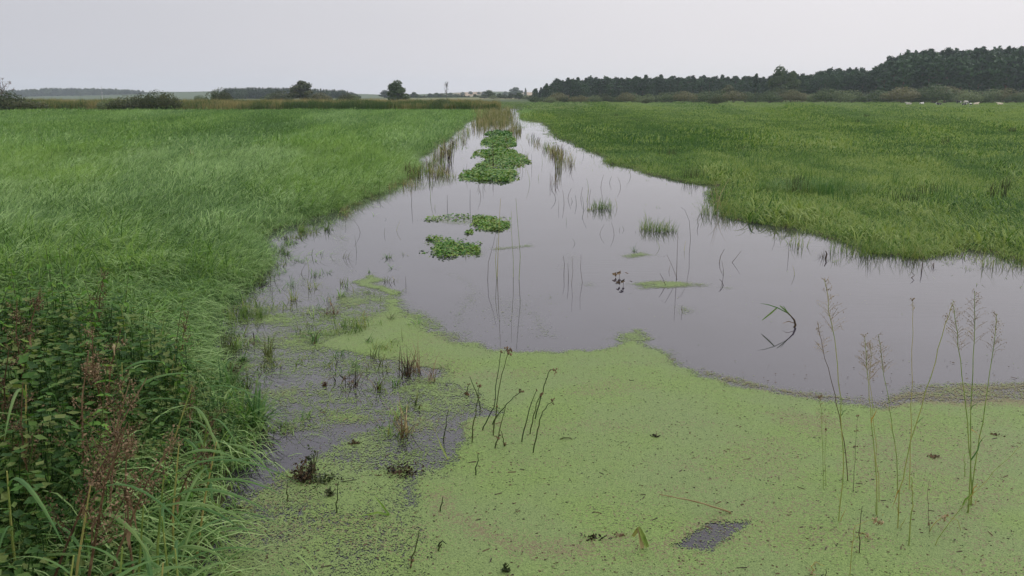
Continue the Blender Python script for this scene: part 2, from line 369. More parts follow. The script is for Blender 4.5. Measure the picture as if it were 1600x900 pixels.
# brown scum: along the front and a few drifting bands
BR = [(P((1100, 578), (1200, 600), (1300, 618), (1360, 622), (1450, 606), (1600, 594), (1750, 590), (1750, 630), (1600, 632), (1480, 632), (1380, 634), (1280, 622), (1180, 606)), .85, .6),
      (P((690, 770), (740, 805), (800, 838), (870, 848), (960, 842), (1000, 835), (1000, 850), (900, 866), (820, 862), (750, 835), (700, 800)), .55, 0),
      (P((1290, 690), (1400, 660), (1500, 690), (1600, 700), (1600, 800), (1480, 830), (1400, 800), (1330, 740)), .28, 0),
      (P((1180, 640), (1250, 680), (1330, 660), (1300, 650)), .4, 0), (P((1060, 856), (1100, 830), (1140, 815), (1120, 812), (1050, 850)), .6, 0)]
br = np.clip((fbm(GX * 1.3 + 5, GY * 2.6, 5) - .47) * 1.2, .02, .26)
for bpoly, bv, bc in BR:
    k = sst(sdist(bpoly, PX, PY), -.12, .06); br = np.maximum(br, bv * k * np.clip(.5 + fbm(PX * 4, PY * 9, 3), 0, 1.2))
    if bc: cov = np.maximum(cov, bc * k * np.clip(.3 + 1.2 * fbm(PX * 3, PY * 12, 3), 0, 1))
keep = cov > .02
kq = keep[:-1, :-1] | keep[1:, 1:] | keep[1:, :-1] | keep[:-1, 1:]
kq &= (np.diff(gy)[:, None] > 0)
idx = np.arange(GX.size).reshape(GX.shape)
q = np.stack([idx[:-1, :-1], idx[:-1, 1:], idx[1:, 1:], idx[1:, :-1]], -1)[kq]
used, inv = np.unique(q, return_inverse=True); q = inv.reshape(-1, 4)
me = bpy.data.meshes.new('duckweed')
vz = np.full(len(used), .004)
me.vertices.add(len(used)); me.vertices.foreach_set('co', np.stack([GX.ravel()[used], GY.ravel()[used], vz], -1).ravel())
me.loops.add(q.size); me.loops.foreach_set('vertex_index', q.ravel())
me.polygons.add(len(q)); me.polygons.foreach_set('loop_start', np.arange(0, q.size, 4)); me.polygons.foreach_set('loop_total', np.full(len(q), 4))
me.update(calc_edges=True)
for nm, arr in (('cover', cov), ('scum', br)):
    aa = me.attributes.new(nm, 'FLOAT', 'POINT'); aa.data.foreach_set('value', arr.ravel()[used].astype(np.float32))
m, t = newmat('duckweed_fronds')
geo = N(t, 'ShaderNodeNewGeometry')
ca = N(t, 'ShaderNodeAttribute', attribute_name='cover'); sa = N(t, 'ShaderNodeAttribute', attribute_name='scum')
def vor(scale, mapping=None):
    v = N(t, 'ShaderNodeTexVoronoi', voronoi_dimensions='2D'); v.inputs['Scale'].default_value = scale
    t.links.new(mapping or geo.outputs['Position'], v.inputs['Vector']); s = N(t, 'ShaderNodeSeparateColor'); t.links.new(v.outputs['Color'], s.inputs[0]); return v, s
v1, s1 = vor(210); v2, s2 = vor(110)
nb = N(t, 'ShaderNodeTexNoise'); nb.inputs['Scale'].default_value = 22; nb.inputs['Detail'].default_value = 5; nb.inputs['Roughness'].default_value = .7
t.links.new(geo.outputs['Position'], nb.inputs[0])
# fronds sit where a cell's own random value is below the cover, clustered by the noise
clus = mathn(t, 'MULTIPLY', mathn(t, 'SUBTRACT', nb.outputs[0], .5), 1.1)
rv = mathn(t, 'ADD', mathn(t, 'ADD', mathn(t, 'MULTIPLY', s1.outputs[0], .5), mathn(t, 'MULTIPLY', s2.outputs[0], .5)), clus)
mask = mathn(t, 'LESS_THAN', rv, ca.outputs['Fac'])
mps = N(t, 'ShaderNodeMapping'); mps.inputs['Scale'].default_value = (48, 95, 1); mps.inputs['Rotation'].default_value = (0, 0, .35); t.links.new(geo.outputs['Position'], mps.inputs[0])
nd = N(t, 'ShaderNodeTexNoise'); nd.inputs['Scale'].default_value = 1.0; nd.inputs['Detail'].default_value = 3; t.links.new(mps.outputs[0], nd.inputs[0])
nlow = N(t, 'ShaderNodeTexNoise'); nlow.inputs['Scale'].default_value = 1.3; nlow.inputs['Detail'].default_value = 4; t.links.new(geo.outputs['Position'], nlow.inputs[0])
fleck = smooth(t, mathn(t, 'ADD', nd.outputs[0], mathn(t, 'MULTIPLY', mathn(t, 'SUBTRACT', nlow.outputs[0], .5), .35)), .60, .72)
base = mixc(t, s1.outputs[1], (.100, .145, .050), (.192, .252, .094))
base = mixc(t, smooth(t, nlow.outputs[0], .35, .7), base, mixc(t, 1.0, base, (1.04, 1.12, .85), 'MULTIPLY'))
base = mixc(t, mathn(t, 'MULTIPLY', fleck, .8), base, (.055, .05, .03))
scm = mathn(t, 'LESS_THAN', s2.outputs[2], mathn(t, 'MULTIPLY', sa.outputs['Fac'], 1.0))
base = mixc(t, mathn(t, 'MULTIPLY', scm, .8), base, mixc(t, s1.outputs[2], (.10, .08, .045), (.21, .175, .10)))
p = N(t, 'ShaderNodeBsdfPrincipled'); t.links.new(base, p.inputs['Base Color']); p.inputs['Roughness'].default_value = .6; p.inputs['Specular IOR Level'].default_value = .12
bp = N(t, 'ShaderNodeBump'); bp.inputs['Strength'].default_value = .7; bp.inputs['Distance'].default_value = .004
t.links.new(mathn(t, 'SUBTRACT', s1.outputs[0], fleck), bp.inputs['Height']); t.links.new(bp.outputs[0], p.inputs['Normal'])
trn = N(t, 'ShaderNodeBsdfTransparent'); mx = N(t, 'ShaderNodeMixShader')
t.links.new(mask, mx.inputs[0]); t.links.new(trn.outputs[0], mx.inputs[1]); t.links.new(p.outputs[0], mx.inputs[2])
o = N(t, 'ShaderNodeOutputMaterial'); t.links.new(mx.outputs[0], o.inputs[0]); me.materials.append(m)
tag(link('duckweed', me), 'pale green duckweed carpet floating on the near half of the water', 'duckweed', kind='stuff')

# ------------------------------------------------------------------ geometry-node scatter ("stuff" only)
def scatter(name, protos, pts, rot, scl, tone, mat, label, cat):
    V = []; Fc = []; pid = []
    for k, (v, f) in enumerate(protos):
        o_ = len(V); V += v; Fc += [tuple(i + o_ for i in ff) for ff in f]; pid += [k] * len(v)
    nv = len(V); n = len(pts)
    me = bpy.data.meshes.new(name); me.from_pydata(V + [tuple(p_) for p_ in pts], [], Fc); me.materials.append(mat)
    def put(nm, ty, a):
        x = me.attributes.new(nm, ty, 'POINT')
        x.data.foreach_set('vector' if ty == 'FLOAT_VECTOR' else 'value', a)
    put('pid', 'INT', np.array(pid + [-1] * n, dtype=np.int32))
    put('pick', 'INT', np.concatenate([np.zeros(nv), rng.integers(0, len(protos), n)]).astype(np.int32))
    put('tone', 'FLOAT', np.concatenate([np.zeros(nv), tone]).astype(np.float32))
    put('rot', 'FLOAT_VECTOR', np.vstack([np.zeros((nv, 3)), rot]).astype(np.float32).ravel())
    put('scl', 'FLOAT_VECTOR', np.vstack([np.ones((nv, 3)), scl]).astype(np.float32).ravel())
    ob = link(name, me); tag(ob, label, cat, kind='stuff')
    g = bpy.data.node_groups.new(name, 'GeometryNodeTree'); g.is_modifier = True
    g.interface.new_socket('Geometry', in_out='INPUT', socket_type='NodeSocketGeometry'); g.interface.new_socket('Geometry', in_out='OUTPUT', socket_type='NodeSocketGeometry')
    gi = g.nodes.new('NodeGroupInput'); go = g.nodes.new('NodeGroupOutput'); L = g.links.new
    def attr(nm, ty):
        a = g.nodes.new('GeometryNodeInputNamedAttribute'); a.data_type = ty; a.inputs[0].default_value = nm; return a.outputs[0]
    def sep(sock, k):
        cmp_ = g.nodes.new('FunctionNodeCompare'); cmp_.data_type = 'INT'; cmp_.operation = 'EQUAL'
        L(attr('pid', 'INT'), cmp_.inputs[2]); cmp_.inputs[3].default_value = k
        s = g.nodes.new('GeometryNodeSeparateGeometry'); L(sock, s.inputs[0]); L(cmp_.outputs[0], s.inputs[1]); return s.outputs[0]
    join = g.nodes.new('GeometryNodeJoinGeometry')
    for k in range(len(protos)):
        gt = g.nodes.new('GeometryNodeGeometryToInstance'); L(sep(gi.outputs[0], k), gt.inputs[0]); L(gt.outputs[0], join.inputs[0])
    iop = g.nodes.new('GeometryNodeInstanceOnPoints')
    L(sep(gi.outputs[0], -1), iop.inputs['Points']); L(join.outputs[0], iop.inputs['Instance']); iop.inputs['Pick Instance'].default_value = True
    L(attr('pick', 'INT'), iop.inputs['Instance Index'])
    e2r = g.nodes.new('FunctionNodeEulerToRotation'); L(attr('rot', 'FLOAT_VECTOR'), e2r.inputs[0]); L(e2r.outputs[0], iop.inputs['Rotation'])
    L(attr('scl', 'FLOAT_VECTOR'), iop.inputs['Scale']); L(iop.outputs[0], go.inputs[0])
    md = ob.modifiers.new('scatter', 'NODES'); md.node_group = g
    return ob
def tuft(n, rad, hgt, wid, lean, seg, rs, droop=.6, drift=(.35, 0)):
    b = MB()
    for _ in range(n):
        a = rs.random() * 6.283; r = rad * math.sqrt(rs.random()); x, y = r * math.cos(a), r * math.sin(a)
        az = rs.random() * 6.283; dx, dy = math.cos(az) + drift[0] * 2, math.sin(az) + drift[1] * 2
        l = math.hypot(dx, dy) + 1e-6; dx /= l; dy /= l
        hh = hgt * rs.uniform(.55, 1.15); ln = lean * rs.uniform(.4, 1.5); pts = []; ws = []
        th = ln * .25; px_, pz = 0, -.03
        for i in range(seg + 1):
            pts.append((x + dx * px_, y + dy * px_, pz)); f = i / seg; ws.append(wid * (1 - f ** 2 * .93) * rs.uniform(.9, 1.1))
            st = hh / seg; th = ln * (.25 + f * (1 + droop * 1.6)); px_ += math.sin(th) * st; pz += math.cos(th) * st
        b.ribbon(pts, ws, (-dy + rs.uniform(-.5, .5), dx + rs.uniform(-.5, .5), rs.uniform(-.2, .2)))
    return b.v, b.f
def sample(n, r0, r1, a0, a1, p=2.0):       # density falls as r^-p
    u = rng.random(n); e = 2 - p
    r = r0 * (r1 / r0) ** u if abs(e) < 1e-6 else (r0 ** e + u * (r1 ** e - r0 ** e)) ** (1 / e)
    a = rng.uniform(a0, a1, n); return r * np.sin(a), r * np.cos(a)
A0, A1 = R(-41), R(41)
def reed_line(x): return 146 - 0 * x         # y where the reed bed starts
def land_pts(x, y, emerg=.35):
    d = dwater(x, y); k = (d > 0) | (rng.random(len(x)) < (emerg + .25 * (x > 2)) * np.exp(-np.abs(d) / (.12 + .006 * y + .22 * (x > 2))) * (d < 0))
    return k, d
rs = random.Random(3)
bands = [('near', 44000, 1.6, 14, 1.0, dict(n=12, rad=.12, wid=.0100, seg=6)), ('middle', 80000, 11, 42, 1.2, dict(n=16, rad=.24, wid=.0115, seg=4)),
         ('distant', 85000, 36, 150, 1.35, dict(n=20, rad=.6, wid=.024, seg=3)), ('far', 26000, 140, 420, 1.2, dict(n=26, rad=1.3, wid=.06, seg=2))]
for nm, n, r0, r1, p, kw in bands:
    x, y = sample(n, r0, r1, A0, A1, p); keep, d = land_pts(x, y)
    isleft = lambda x, y: x < np.where(y < 150, .02 * y, -7.0)
    leftside = isleft(x, y)
    keep &= ~(leftside & (y > 148)); keep &= y > .4
    herb = (x < -1.2) & (y < 6.2) & (x > -6); keep &= ~(herb & (rng.random(n) < .8))
    keep &= ~((x > 4) & (y > 425))
    x, y, d = x[keep], y[keep], d[keep]; ls = isleft(x, y)
    z = np.maximum(height(x, y, d), -.06)
    r = np.hypot(x, y)
    macro = fbm(x / (2.2 + .06 * r) + 3, y / (4 + .25 * r), 4); lump = fbm(x / (.5 + .015 * r), y / (.8 + .04 * r), 3)
    flow = (fbm(x / (1.5 + .05 * r) + 60, y / (2.0 + .1 * r), 3) - .5) * 5
    for sd_, sel, mt, lean, hh, lab in (('left', ls, G1, 1.5, .46, 'lush lodged green meadow grass on the left bank'), ('right', ~ls, G2, 1.15, .15, 'short yellow green pasture grass on the right bank')):
        if sel.sum() == 0: continue
        k = int(sel.sum())
        protos = [tuft(hgt=hh, lean=lean, rs=rs, **kw) for _ in range(6)]
        sz = (.58 + .75 * lump[sel] + (.8 * sst(lump[sel], .62, .78) if sd_ == 'right' else 0)) * rng.uniform(.75, 1.25, k) * (.45 + .55 * sst(d[sel], -.1, .5 + .01 * r[sel])) * 1.15
        if nm == 'near' and sd_ == 'right': sz *= 1.1
        wd = np.maximum(sz, .8)
        rot = np.stack([rng.normal(0, .12, k), rng.normal(0, .12, k), flow[sel] + rng.normal(0, .45, k) + (.2 if sd_ == 'left' else 0)], -1)
        tone = .5 + (macro[sel] - .5) * (.5 if sd_ == 'left' else .8) + (0 if sd_ == 'left' else (fbm(x[sel] / 1.1, y[sel] / 2.5, 3) - .5) * .8) + rng.normal(0, .07, k) + (lump[sel] - .5) * .3
        scatter('grass', protos, np.stack([x[sel], y[sel], z[sel]], -1), rot, np.stack([wd, wd, sz], -1), tone, mt,
                lab + {'near': ', blades close to the viewer', 'middle': ', part a stone throw away', 'distant': ', part further along the ditch', 'far': ', part towards the trees'}[nm], 'grass')

# ------------------------------------------------------------------ trees and bushes
def leaf_cloud(b, cx, cy, cz, rx, ry, rz, n, size, rn, shell=.55):
    for _ in range(n):
        v = Vector((rn.gauss(0, 1), rn.gauss(0, 1), rn.gauss(0, 1))).normalized() * (shell + (1 - shell) * rn.random()) * rn.uniform(.85, 1.08)
        if v.z < -.5: v.z *= .6
        b.fleck((cx + v.x * rx, cy + v.y * ry, cz + v.z * rz), size * rn.uniform(.5, 1.3), rn, v.normalized())
def limb(b, p0, p1, r0, r1, rn, k=4, wob=.06):
    p0, p1 = Vector(p0), Vector(p1); L_ = (p1 - p0).length
    pts = [p0.lerp(p1, i / k) + Vector((rn.gauss(0, 1), rn.gauss(0, 1), 0)) * L_ * wob * (0 < i < k) for i in range(k + 1)]
    b.tube(pts, [r0 + (r1 - r0) * i / k for i in range(k + 1)], 5); return pts
def tree_meshes(kind, seed, H_):
    rn = random.Random(seed); t_ = MB(); c_ = MB()
    if kind == 'pine':
        pts = limb(t_, (0, 0, -.3), (rn.uniform(-.5, .5), rn.uniform(-.5, .5), H_ * .96), H_ * .015 + .06, .05, rn, 5, .01)
        for k in range(26):
            f = .22 + .76 * (k / 25) ** .8; z = H_ * f; ra = H_ * (.20 * (1 - abs(f - .62) * 1.5) + .03) * rn.uniform(.6, 1.25); a = k * 2.4 + rn.random()
            if f > .9: ra *= .5
            p1 = (math.cos(a) * ra, math.sin(a) * ra, z + ra * .15)
            limb(t_, (0, 0, z - ra * .15), p1, .07, .02, rn, 2)
            leaf_cloud(c_, p1[0] * .8, p1[1] * .8, z + ra * .15, ra * .7 + .4, ra * .7 + .4, .4 + H_ * .04, 60, .36, rn, .2)
    elif kind == 'spruce':
        limb(t_, (0, 0, -.3), (0, 0, H_ * .98), H_ * .014 + .05, .03, rn, 4, .003)
        for k in range(34):
            f = .12 + .87 * k / 33; z = H_ * f; ra = (H_ * .19 * (1 - f) ** .75 + .12) * rn.uniform(.75, 1.15)
            for j in range(3 if f < .8 else 2):
                a = k * 2.1 + j * 2.1 + rn.random(); leaf_cloud(c_, math.cos(a) * ra * .6, math.sin(a) * ra * .6, z - ra * .12, ra * .5 + .12, ra * .5 + .12, .22 + ra * .15, 13, .32, rn, .1)
    elif kind == 'bush':
        for k in range(6):
            a = k * 1.05 + rn.random(); r_ = H_ * .55; limb(t_, (math.cos(a) * .2, math.sin(a) * .2, -.1), (math.cos(a) * r_, math.sin(a) * r_, H_ * rn.uniform(.5, .8)), .05 * H_ ** .5, .015, rn, 4)
        for k in range(10):
            a = rn.random() * 6.28; r_ = H_ * .62 * rn.random() ** .6; lr = H_ * rn.uniform(.22, .40)
            if k == 0: r_ = 0; lr = H_ * .5
            leaf_cloud(c_, math.cos(a) * r_, math.sin(a) * r_, max(lr * .5, H_ * rn.uniform(.25, .6) * (1 - .6 * r_ / H_)) if k else H_ * .45, lr * 1.15, lr * 1.15, lr * .85, 240 if k else 600, .034 * H_ + .06, rn, .85)
    elif kind == 'broad':
        pts = limb(t_, (0, 0, -.2), (0, 0, H_ * .6), H_ * .03, H_ * .012, rn, 4, .02)
        for k in range(14):
            a = k * 1.1 + rn.random(); f_ = (k + .5) / 14; z = H_ * (.17 + .66 * f_); r_ = H_ * rn.uniform(.16, .30) * math.sin(math.pi * min(.95, .35 + .55 * f_))
            if k == 13: r_ = .05; z = H_ * .86
            limb(t_, (0, 0, H_ * rn.uniform(.2, .45)), (math.cos(a) * r_, math.sin(a) * r_, z), H_ * .012, .02, rn, 3)
            lr = H_ * rn.uniform(.13, .21); leaf_cloud(c_, math.cos(a) * r_, math.sin(a) * r_, z, lr * 1.1, lr * 1.1, lr * .95, 210, .04 * H_ + .05, rn, .7)
    top = max(v[2] for v in c_.v); g_ = H_ / top
    for m_ in (t_, c_): m_.v = [(x_ * g_ ** .5, y_ * g_ ** .5, z_ * g_) for x_, y_, z_ in m_.v]
    return t_, c_
def make_tree(name, kind, seed, H_, mat, bark, label, group=None, cat='tree'):
    t_, c_ = tree_meshes(kind, seed, H_)
    r = empty(name, (0, 0, 0), label, cat, group)
    t_.build('stem' if kind == 'bush' else 'trunk', bark, r); c_.build('crown', mat, r); return r
def place_far(px, base_py, dist, top_py=None, hproto=10.0):
    """x from the picture at a given distance; returns location and scale so that the top reaches top_py"""
    u = (px - 800) / F; yy = dist; xx = u * dist * CP_ * 1.0
    for _ in range(2): d = ray(px, 152); xx = d.x / d.y * dist
    z = h1(xx, yy); top = H + (152 - top_py) * dist / F * 1.02
    return (xx, yy, z), max(.15, (top - z) / hproto)
first = {}
def put_tree(key, loc, s, label, group=None, rz=None, wide=1.0):
    o, kargs = first[key]
    rz = random.random() * 6.28 if rz is None else rz
    sc3 = (s * wide, s * wide, s)
    if kargs.get('used'): return dup(o, loc, rz, sc3, label, group)
    kargs['used'] = True; o.location = loc; o.rotation_euler.z = rz; o.scale = sc3; o['label'] = label
    if group: o['group'] = group
    return o
for k, (nm, kd, sd_, mt, bk) in {'pine0': ('pine_tree', 'pine', 1, PINE, PBARK), 'pine1': ('pine_tree', 'pine', 2, PINE, PBARK), 'pine2': ('pine_tree', 'pine', 5, PINE, PBARK), 'pine3': ('pine_tree', 'pine', 8, PINE, PBARK),
        'spr0': ('spruce_tree', 'spruce', 3, PINE, PBARK), 'spr1': ('spruce_tree', 'spruce', 4, PINE, PBARK), 'spr2': ('spruce_tree', 'spruce', 14, PINE, PBARK),
        'wil0': ('willow_bush', 'bush', 6, WILL, BARK), 'wil1': ('willow_bush', 'bush', 7, WILLB, BARK), 'wil2': ('willow_bush', 'bush', 9, WILL, BARK), 'wil3': ('willow_bush', 'bush', 19, HEDGE, BARK),
        'brd0': ('leafy_tree', 'broad', 10, BROAD, BARK), 'brd1': ('leafy_tree', 'broad', 11, BROAD, BARK), 'brd2': ('leafy_tree', 'broad', 12, HEDGE, BARK)}.items():
    first[k] = (make_tree(nm, kd, sd_, 10.0, mt, bk, 'x', cat='bush' if kd == 'bush' else 'tree'), {})
# wood on the right: skyline (x, top y) and distance
SKY = [(815, 152), (826, 148), (835, 142), (845, 138), (858, 131), (872, 126), (900, 124), (930, 122), (1000, 121), (1060, 121), (1130, 121), (1175, 121), (1200, 120), (1218, 112), (1240, 116), (1262, 119), (1280, 113),
       (1300, 110), (1325, 109), (1345, 110), (1360, 111), (1375, 100), (1390, 92), (1405, 86), (1440, 82), (1480, 81), (1530, 80), (1600, 78), (1800, 76)]
def skyat(x): return float(np.interp(x, [a[0] for a in SKY], [a[1] for a in SKY]))
x = 828
k = 0
while x < 1725:
    tall = x > 1360; step = 8.5 if x < 1200 else (10 if x < 1360 else 13)
    for row in range(3):
        px = x + random.uniform(-.35, .35) * step + row * step * .33
        if px < 828: continue
        dist = (510, 480, 455)[row] if not tall else (430, 410, 392)[row]
        if 1200 < px < 1360: dist -= 40
        st = skyat(px) + random.uniform(-3, 3) + (0, 2.5, 7)[row] * (1 if not tall else 1.6)
        if row and random.random() < .12: continue
        key = random.choice(['spr0', 'spr1', 'spr2', 'pine0', 'pine1', 'pine2']) if px < 1200 else random.choice(['pine0', 'pine1', 'pine2', 'pine3'])
        loc, s = place_far(px, 158, dist, st)
        sect = ('slender dark spruce on the left slope of the long level wood' if px < 900 else 'slender dark spruce in the middle of the long level wood' if px < 1050 else 'slender dark spruce at the right end of the long level wood') if px < 1200 and key[0] == 's' else ('dark pine scattered in the long level wood right of the ditch' if px < 1200 else
               ('dark pine in the lower middle part of the right-hand wood' if px < 1360 else 'tall dark pine in the high wood at the right edge'))
        rk = (', up on the skyline', ', in the middle rank', ', in the front rank')[row]; sect += rk
        put_tree(key, loc, s, sect, sect.replace('spruce', 'spruces').replace('pine', 'pines') if px < 1200 else ('pines of the lower middle wood' if px < 1360 else 'tall pines of the high wood') + rk, wide=(1.9 if key[0] == 's' else 1.2) if px < 1200 else 1.0)
    x += step
put_tree('brd0', *place_far(1216, 158, 395, 105), 'tall dark broad tree rising above the willow row at the middle of the wood', wide=.8)
put_tree('brd1', *place_far(1236, 158, 397, 113), 'second dark tree just right of the tall one above the willow row', wide=.9)
put_tree('spr1', *place_far(1180, 158, 392, 117), 'pointed dark conifer left of the tall broad tree at the wood edge', wide=1.3)
put_tree('brd2', *place_far(1137, 158, 392, 133), 'low round tree in front of the level wood', wide=1.2)
# willow row in front
x = 836; k = 0
while x < 1720:
    small = x < 1040
    st = (147 if small else 141) + random.uniform(-4.5, 4.5) - (6 if 1400 < x < 1480 else 0)
    dist = random.uniform(345, 372) if x < 1400 else random.uniform(325, 352)
    loc, s = place_far(x, 159, dist, st)
    tone = random.choice(['wil0', 'wil1', 'wil2', 'wil0', 'wil3'])
    lab = {'wil1': 'brownish green rounded willow bush', 'wil3': 'dark green rounded bush', 'wil0': 'grey green rounded willow bush', 'wil2': 'grey green rounded willow bush'}[tone]
    where = ' in the low row before the level wood' if x < 1190 else (' in the row before the middle wood' if x < 1380 else ' in the row below the tall pines')
    put_tree(tone, loc, s, lab + where, lab + 's' + where, wide=random.uniform(1.0, 1.45))
    x += (13 if small else 19) * random.uniform(.75, 1.2)
put_tree('wil3', *place_far(1121, 163, 268, 147.5), 'lone dark bush standing out in the right pasture before the wood', wide=1.05)
put_tree('wil3', *place_far(1010, 163, 300, 154), 'tiny low bush at the far edge of the right pasture', wide=1.2)
# trees round the ditch end and the village slope
far = [(602, 141, 900, 'brd0', 'hazy tree left of the dark lone tree'), (652, 147, 820, 'brd1', 'low hazy tree right of the dark lone tree'), (647, 144, 830, 'brd0', 'tallest hazy tree in the group right of the lone tree'),
       (663, 149, 800, 'brd2', 'small hazy tree left of the bare tree'), (672, 146, 860, 'brd1', 'hazy round tree between lone tree and bare tree'), (682, 145, 870, 'brd0', 'hazy tree just left of the bare tree'),
       (690, 146, 880, 'brd2', 'hazy tree behind the bare tree'), (704, 145, 1000, 'brd1', 'pale hazy tree right of the bare tree'), (712, 147, 900, 'brd0', 'hazy tree on the slope foot'),
       (720, 149, 860, 'brd2', 'low tree left of the tan slope'), (723, 144, 1500, 'brd1', 'pale tree on the hill crest, leftmost'), (735, 143, 1550, 'brd0', 'pale tree on the hill crest, second'),
       (748, 144, 1550, 'brd1', 'pale tree on the hill crest, third'), (757, 143, 1500, 'brd2', 'pale tree on the hill crest, rightmost'), (742, 147, 800, 'brd1', 'dark tree at the right end of the tan slope'),
       (750, 150, 760, 'wil2', 'low dark bush below the tan slope'), (764, 141, 640, 'brd0', 'dark tall tree in the hedge behind the channel end'), (757, 149, 620, 'wil3', 'dark bush left in the hedge behind the channel end'),
       (771, 149, 600, 'wil2', 'dark bush in the middle of the hedge behind the channel end'), (781, 146, 610, 'brd1', 'rounded tree in the hedge behind the channel end'), (790, 148, 600, 'wil3', 'dark bush right in the hedge behind the channel end'),
       (799, 146, 590, 'brd2', 'dark tree near the right end of the hedge'), (811, 144.5, 560, 'brd0', 'dark tree at the right end of the hedge'), (806, 137, 1300, 'brd1', 'pale round tree standing up behind the hedge'),
       (821, 138, 1200, 'brd2', 'tiny slim pale tree on the skyline at the wood corner'), (790, 143, 1500, 'brd0', 'pale tree far behind the hedge'), (832, 150, 540, 'wil0', 'bush at the left corner of the right-hand wood'),
       (823, 148, 560, 'wil2', 'small bush in the gap left of the right-hand wood'), (841, 146, 520, 'wil3', 'rounded bush on the left slope of the wood')]
for px, tp, ds, key, lab in far: put_tree(key, *place_far(px, 157, ds, tp), lab, wide=.35 if px == 821 else 1.9)
# left side
first['dark'] = (make_tree('leafy_tree', 'broad', 21, 10.0, BROAD, BARK, 'x'), {})
o_ = put_tree('dark', *place_far(621, 158, 300, 126.5), 'dark lone full-crowned tree on the far left field', wide=1.15)
first['crownw'] = (make_tree('willow_tree', 'broad', 23, 10.0, HEDGE, BARK, 'x'), {})
put_tree('crownw', *place_far(472, 157, 330, 127), 'wide grey green willow tree on the far left field', wide=1.5)
put_tree('wil3', *place_far(437, 157, 350, 141), 'dark bush left of the wide willow tree', wide=1.2)
put_tree('wil2', *place_far(425, 157, 360, 145), 'greenish bush in front of the left conifer wood', wide=1.3)
put_tree('wil1', *place_far(500, 157, 340, 144), 'faint brownish bush right of the wide willow tree', wide=1.4)
put_tree('wil3', *place_far(541, 157, 280, 144), 'dark pointed bush between willow tree and lone tree', wide=.9)
put_tree('wil2', *place_far(552, 157, 285, 147), 'smaller bush leaning on the dark pointed bush', wide=1.0)
put_tree('wil3', *place_far(345, 157, 230, 137), 'dark bush at the left end of the left conifer wood', wide=.85)
put_tree('wil2', *place_far(337, 157, 232, 140), 'thin twiggy bush beside the dark bush at the wood end', wide=.5)
put_tree('wil3', *place_far(246, 172, 138, 140), 'big dark bush on the edge of the left meadow', wide=.9)
put_tree('wil3', *place_far(262, 172, 137, 143), 'right half of the double bush on the left meadow edge', wide=.75)
put_tree('wil3', *place_far(222, 172, 139, 145), 'lower bush joined to the left of the big dark bush', wide=1.0)
put_tree('wil3', *place_far(198, 172, 138, 149), 'low spreading green bush on the left meadow edge', wide=1.5)
put_tree('wil2', *place_far(172, 172, 138, 151.5), 'lowest green bush at the left of the bush group', wide=1.4)
put_tree('wil3', *place_far(30, 173, 136, 152), 'low dark bush by the left picture edge', wide=2.0)
put_tree('wil3', *place_far(8, 173, 137, 141), 'dark bush at the left picture edge under the bare-branched tree', wide=1.2)
put_tree('wil2', *place_far(690, 170, 150, 153), 'green bush swelling out of the reeds below the bare tree', wide=1.3)
put_tree('wil0', *place_far(312, 158, 420, 148), 'small pale bush between meadow bushes and conifer wood', wide=1.2)
# half-bare tree with rusty leaves at the left edge
rn = random.Random(5); loc = place_far(4, 172, 139, 113)[0]; Ht = H + (152 - 113) * 139 / F - loc[2]
r = empty('half_bare_tree', loc, 'half-bare tree with rusty leaves cut by the left picture edge', 'tree')
t_ = MB(); c_ = MB()
limb(t_, (0, 0, -.1), (.2, 0, Ht * .75), .09, .03, rn, 4)
for k in range(26):
    a = rn.random() * 6.28; z0 = Ht * rn.uniform(.15, .6); L_ = rn.uniform(.6, 1.7); p1 = (math.cos(a) * L_ + .2, math.sin(a) * L_, min(z0 + L_ * rn.uniform(.5, 1.4), Ht))
    limb(t_, (.1, 0, z0), p1, .03, .008, rn, 3)
    leaf_cloud(c_, *p1, .35, .35, .3, 26 if z0 < Ht * .45 else 15, .075, rn, .2)
    for _ in range(3): limb(t_, p1, (p1[0] + rn.gauss(0, .3), p1[1] + rn.gauss(0, .3), p1[2] + rn.uniform(0, .5)), .01, .004, rn, 2)
t_.build('trunk', BARK, r); c_.build('crown', RUST, r)
# bare trees
def bare(px, dist, top, label, mat, name='bare_tree', n=22, spread=.2):
    rn = random.Random(int(px)); loc = place_far(px, 157, dist, top)[0]; Ht = H + (152 - top) * dist / F - loc[2]
    r = empty(name, loc, label, 'tree'); t_ = MB(); b_ = MB()
    limb(t_, (0, 0, -.2), (.1, 0, Ht), .014 * Ht + .03, .03, rn, 6, .012)
    for k in range(n):
        z0 = Ht * rn.uniform(.3, .9); a = rn.random() * 6.28; L_ = Ht * spread * rn.uniform(.4, 1.1) * (1.2 - z0 / Ht)
        p1 = (math.cos(a) * L_, math.sin(a) * L_, z0 + L_ * rn.uniform(1, 2.2)); limb(b_, (0, 0, z0), p1, .05, .02, rn, 3)
        for _ in range(3): limb(b_, p1, (p1[0] + rn.gauss(0, .3), p1[1] + rn.gauss(0, .3), p1[2] + rn.uniform(.2, 1)), .025, .012, rn, 2)
    t_.build('trunk', mat, r); b_.build('branch', mat, r)
bare(698, 290, 131, 'bare leafless tree standing between the lone tree and the channel', BARK)
bare(159.5, 420, 135, 'thin bleached dead trunk in front of the far left wood', BIRCH, 'dead_tree', 5, .06)
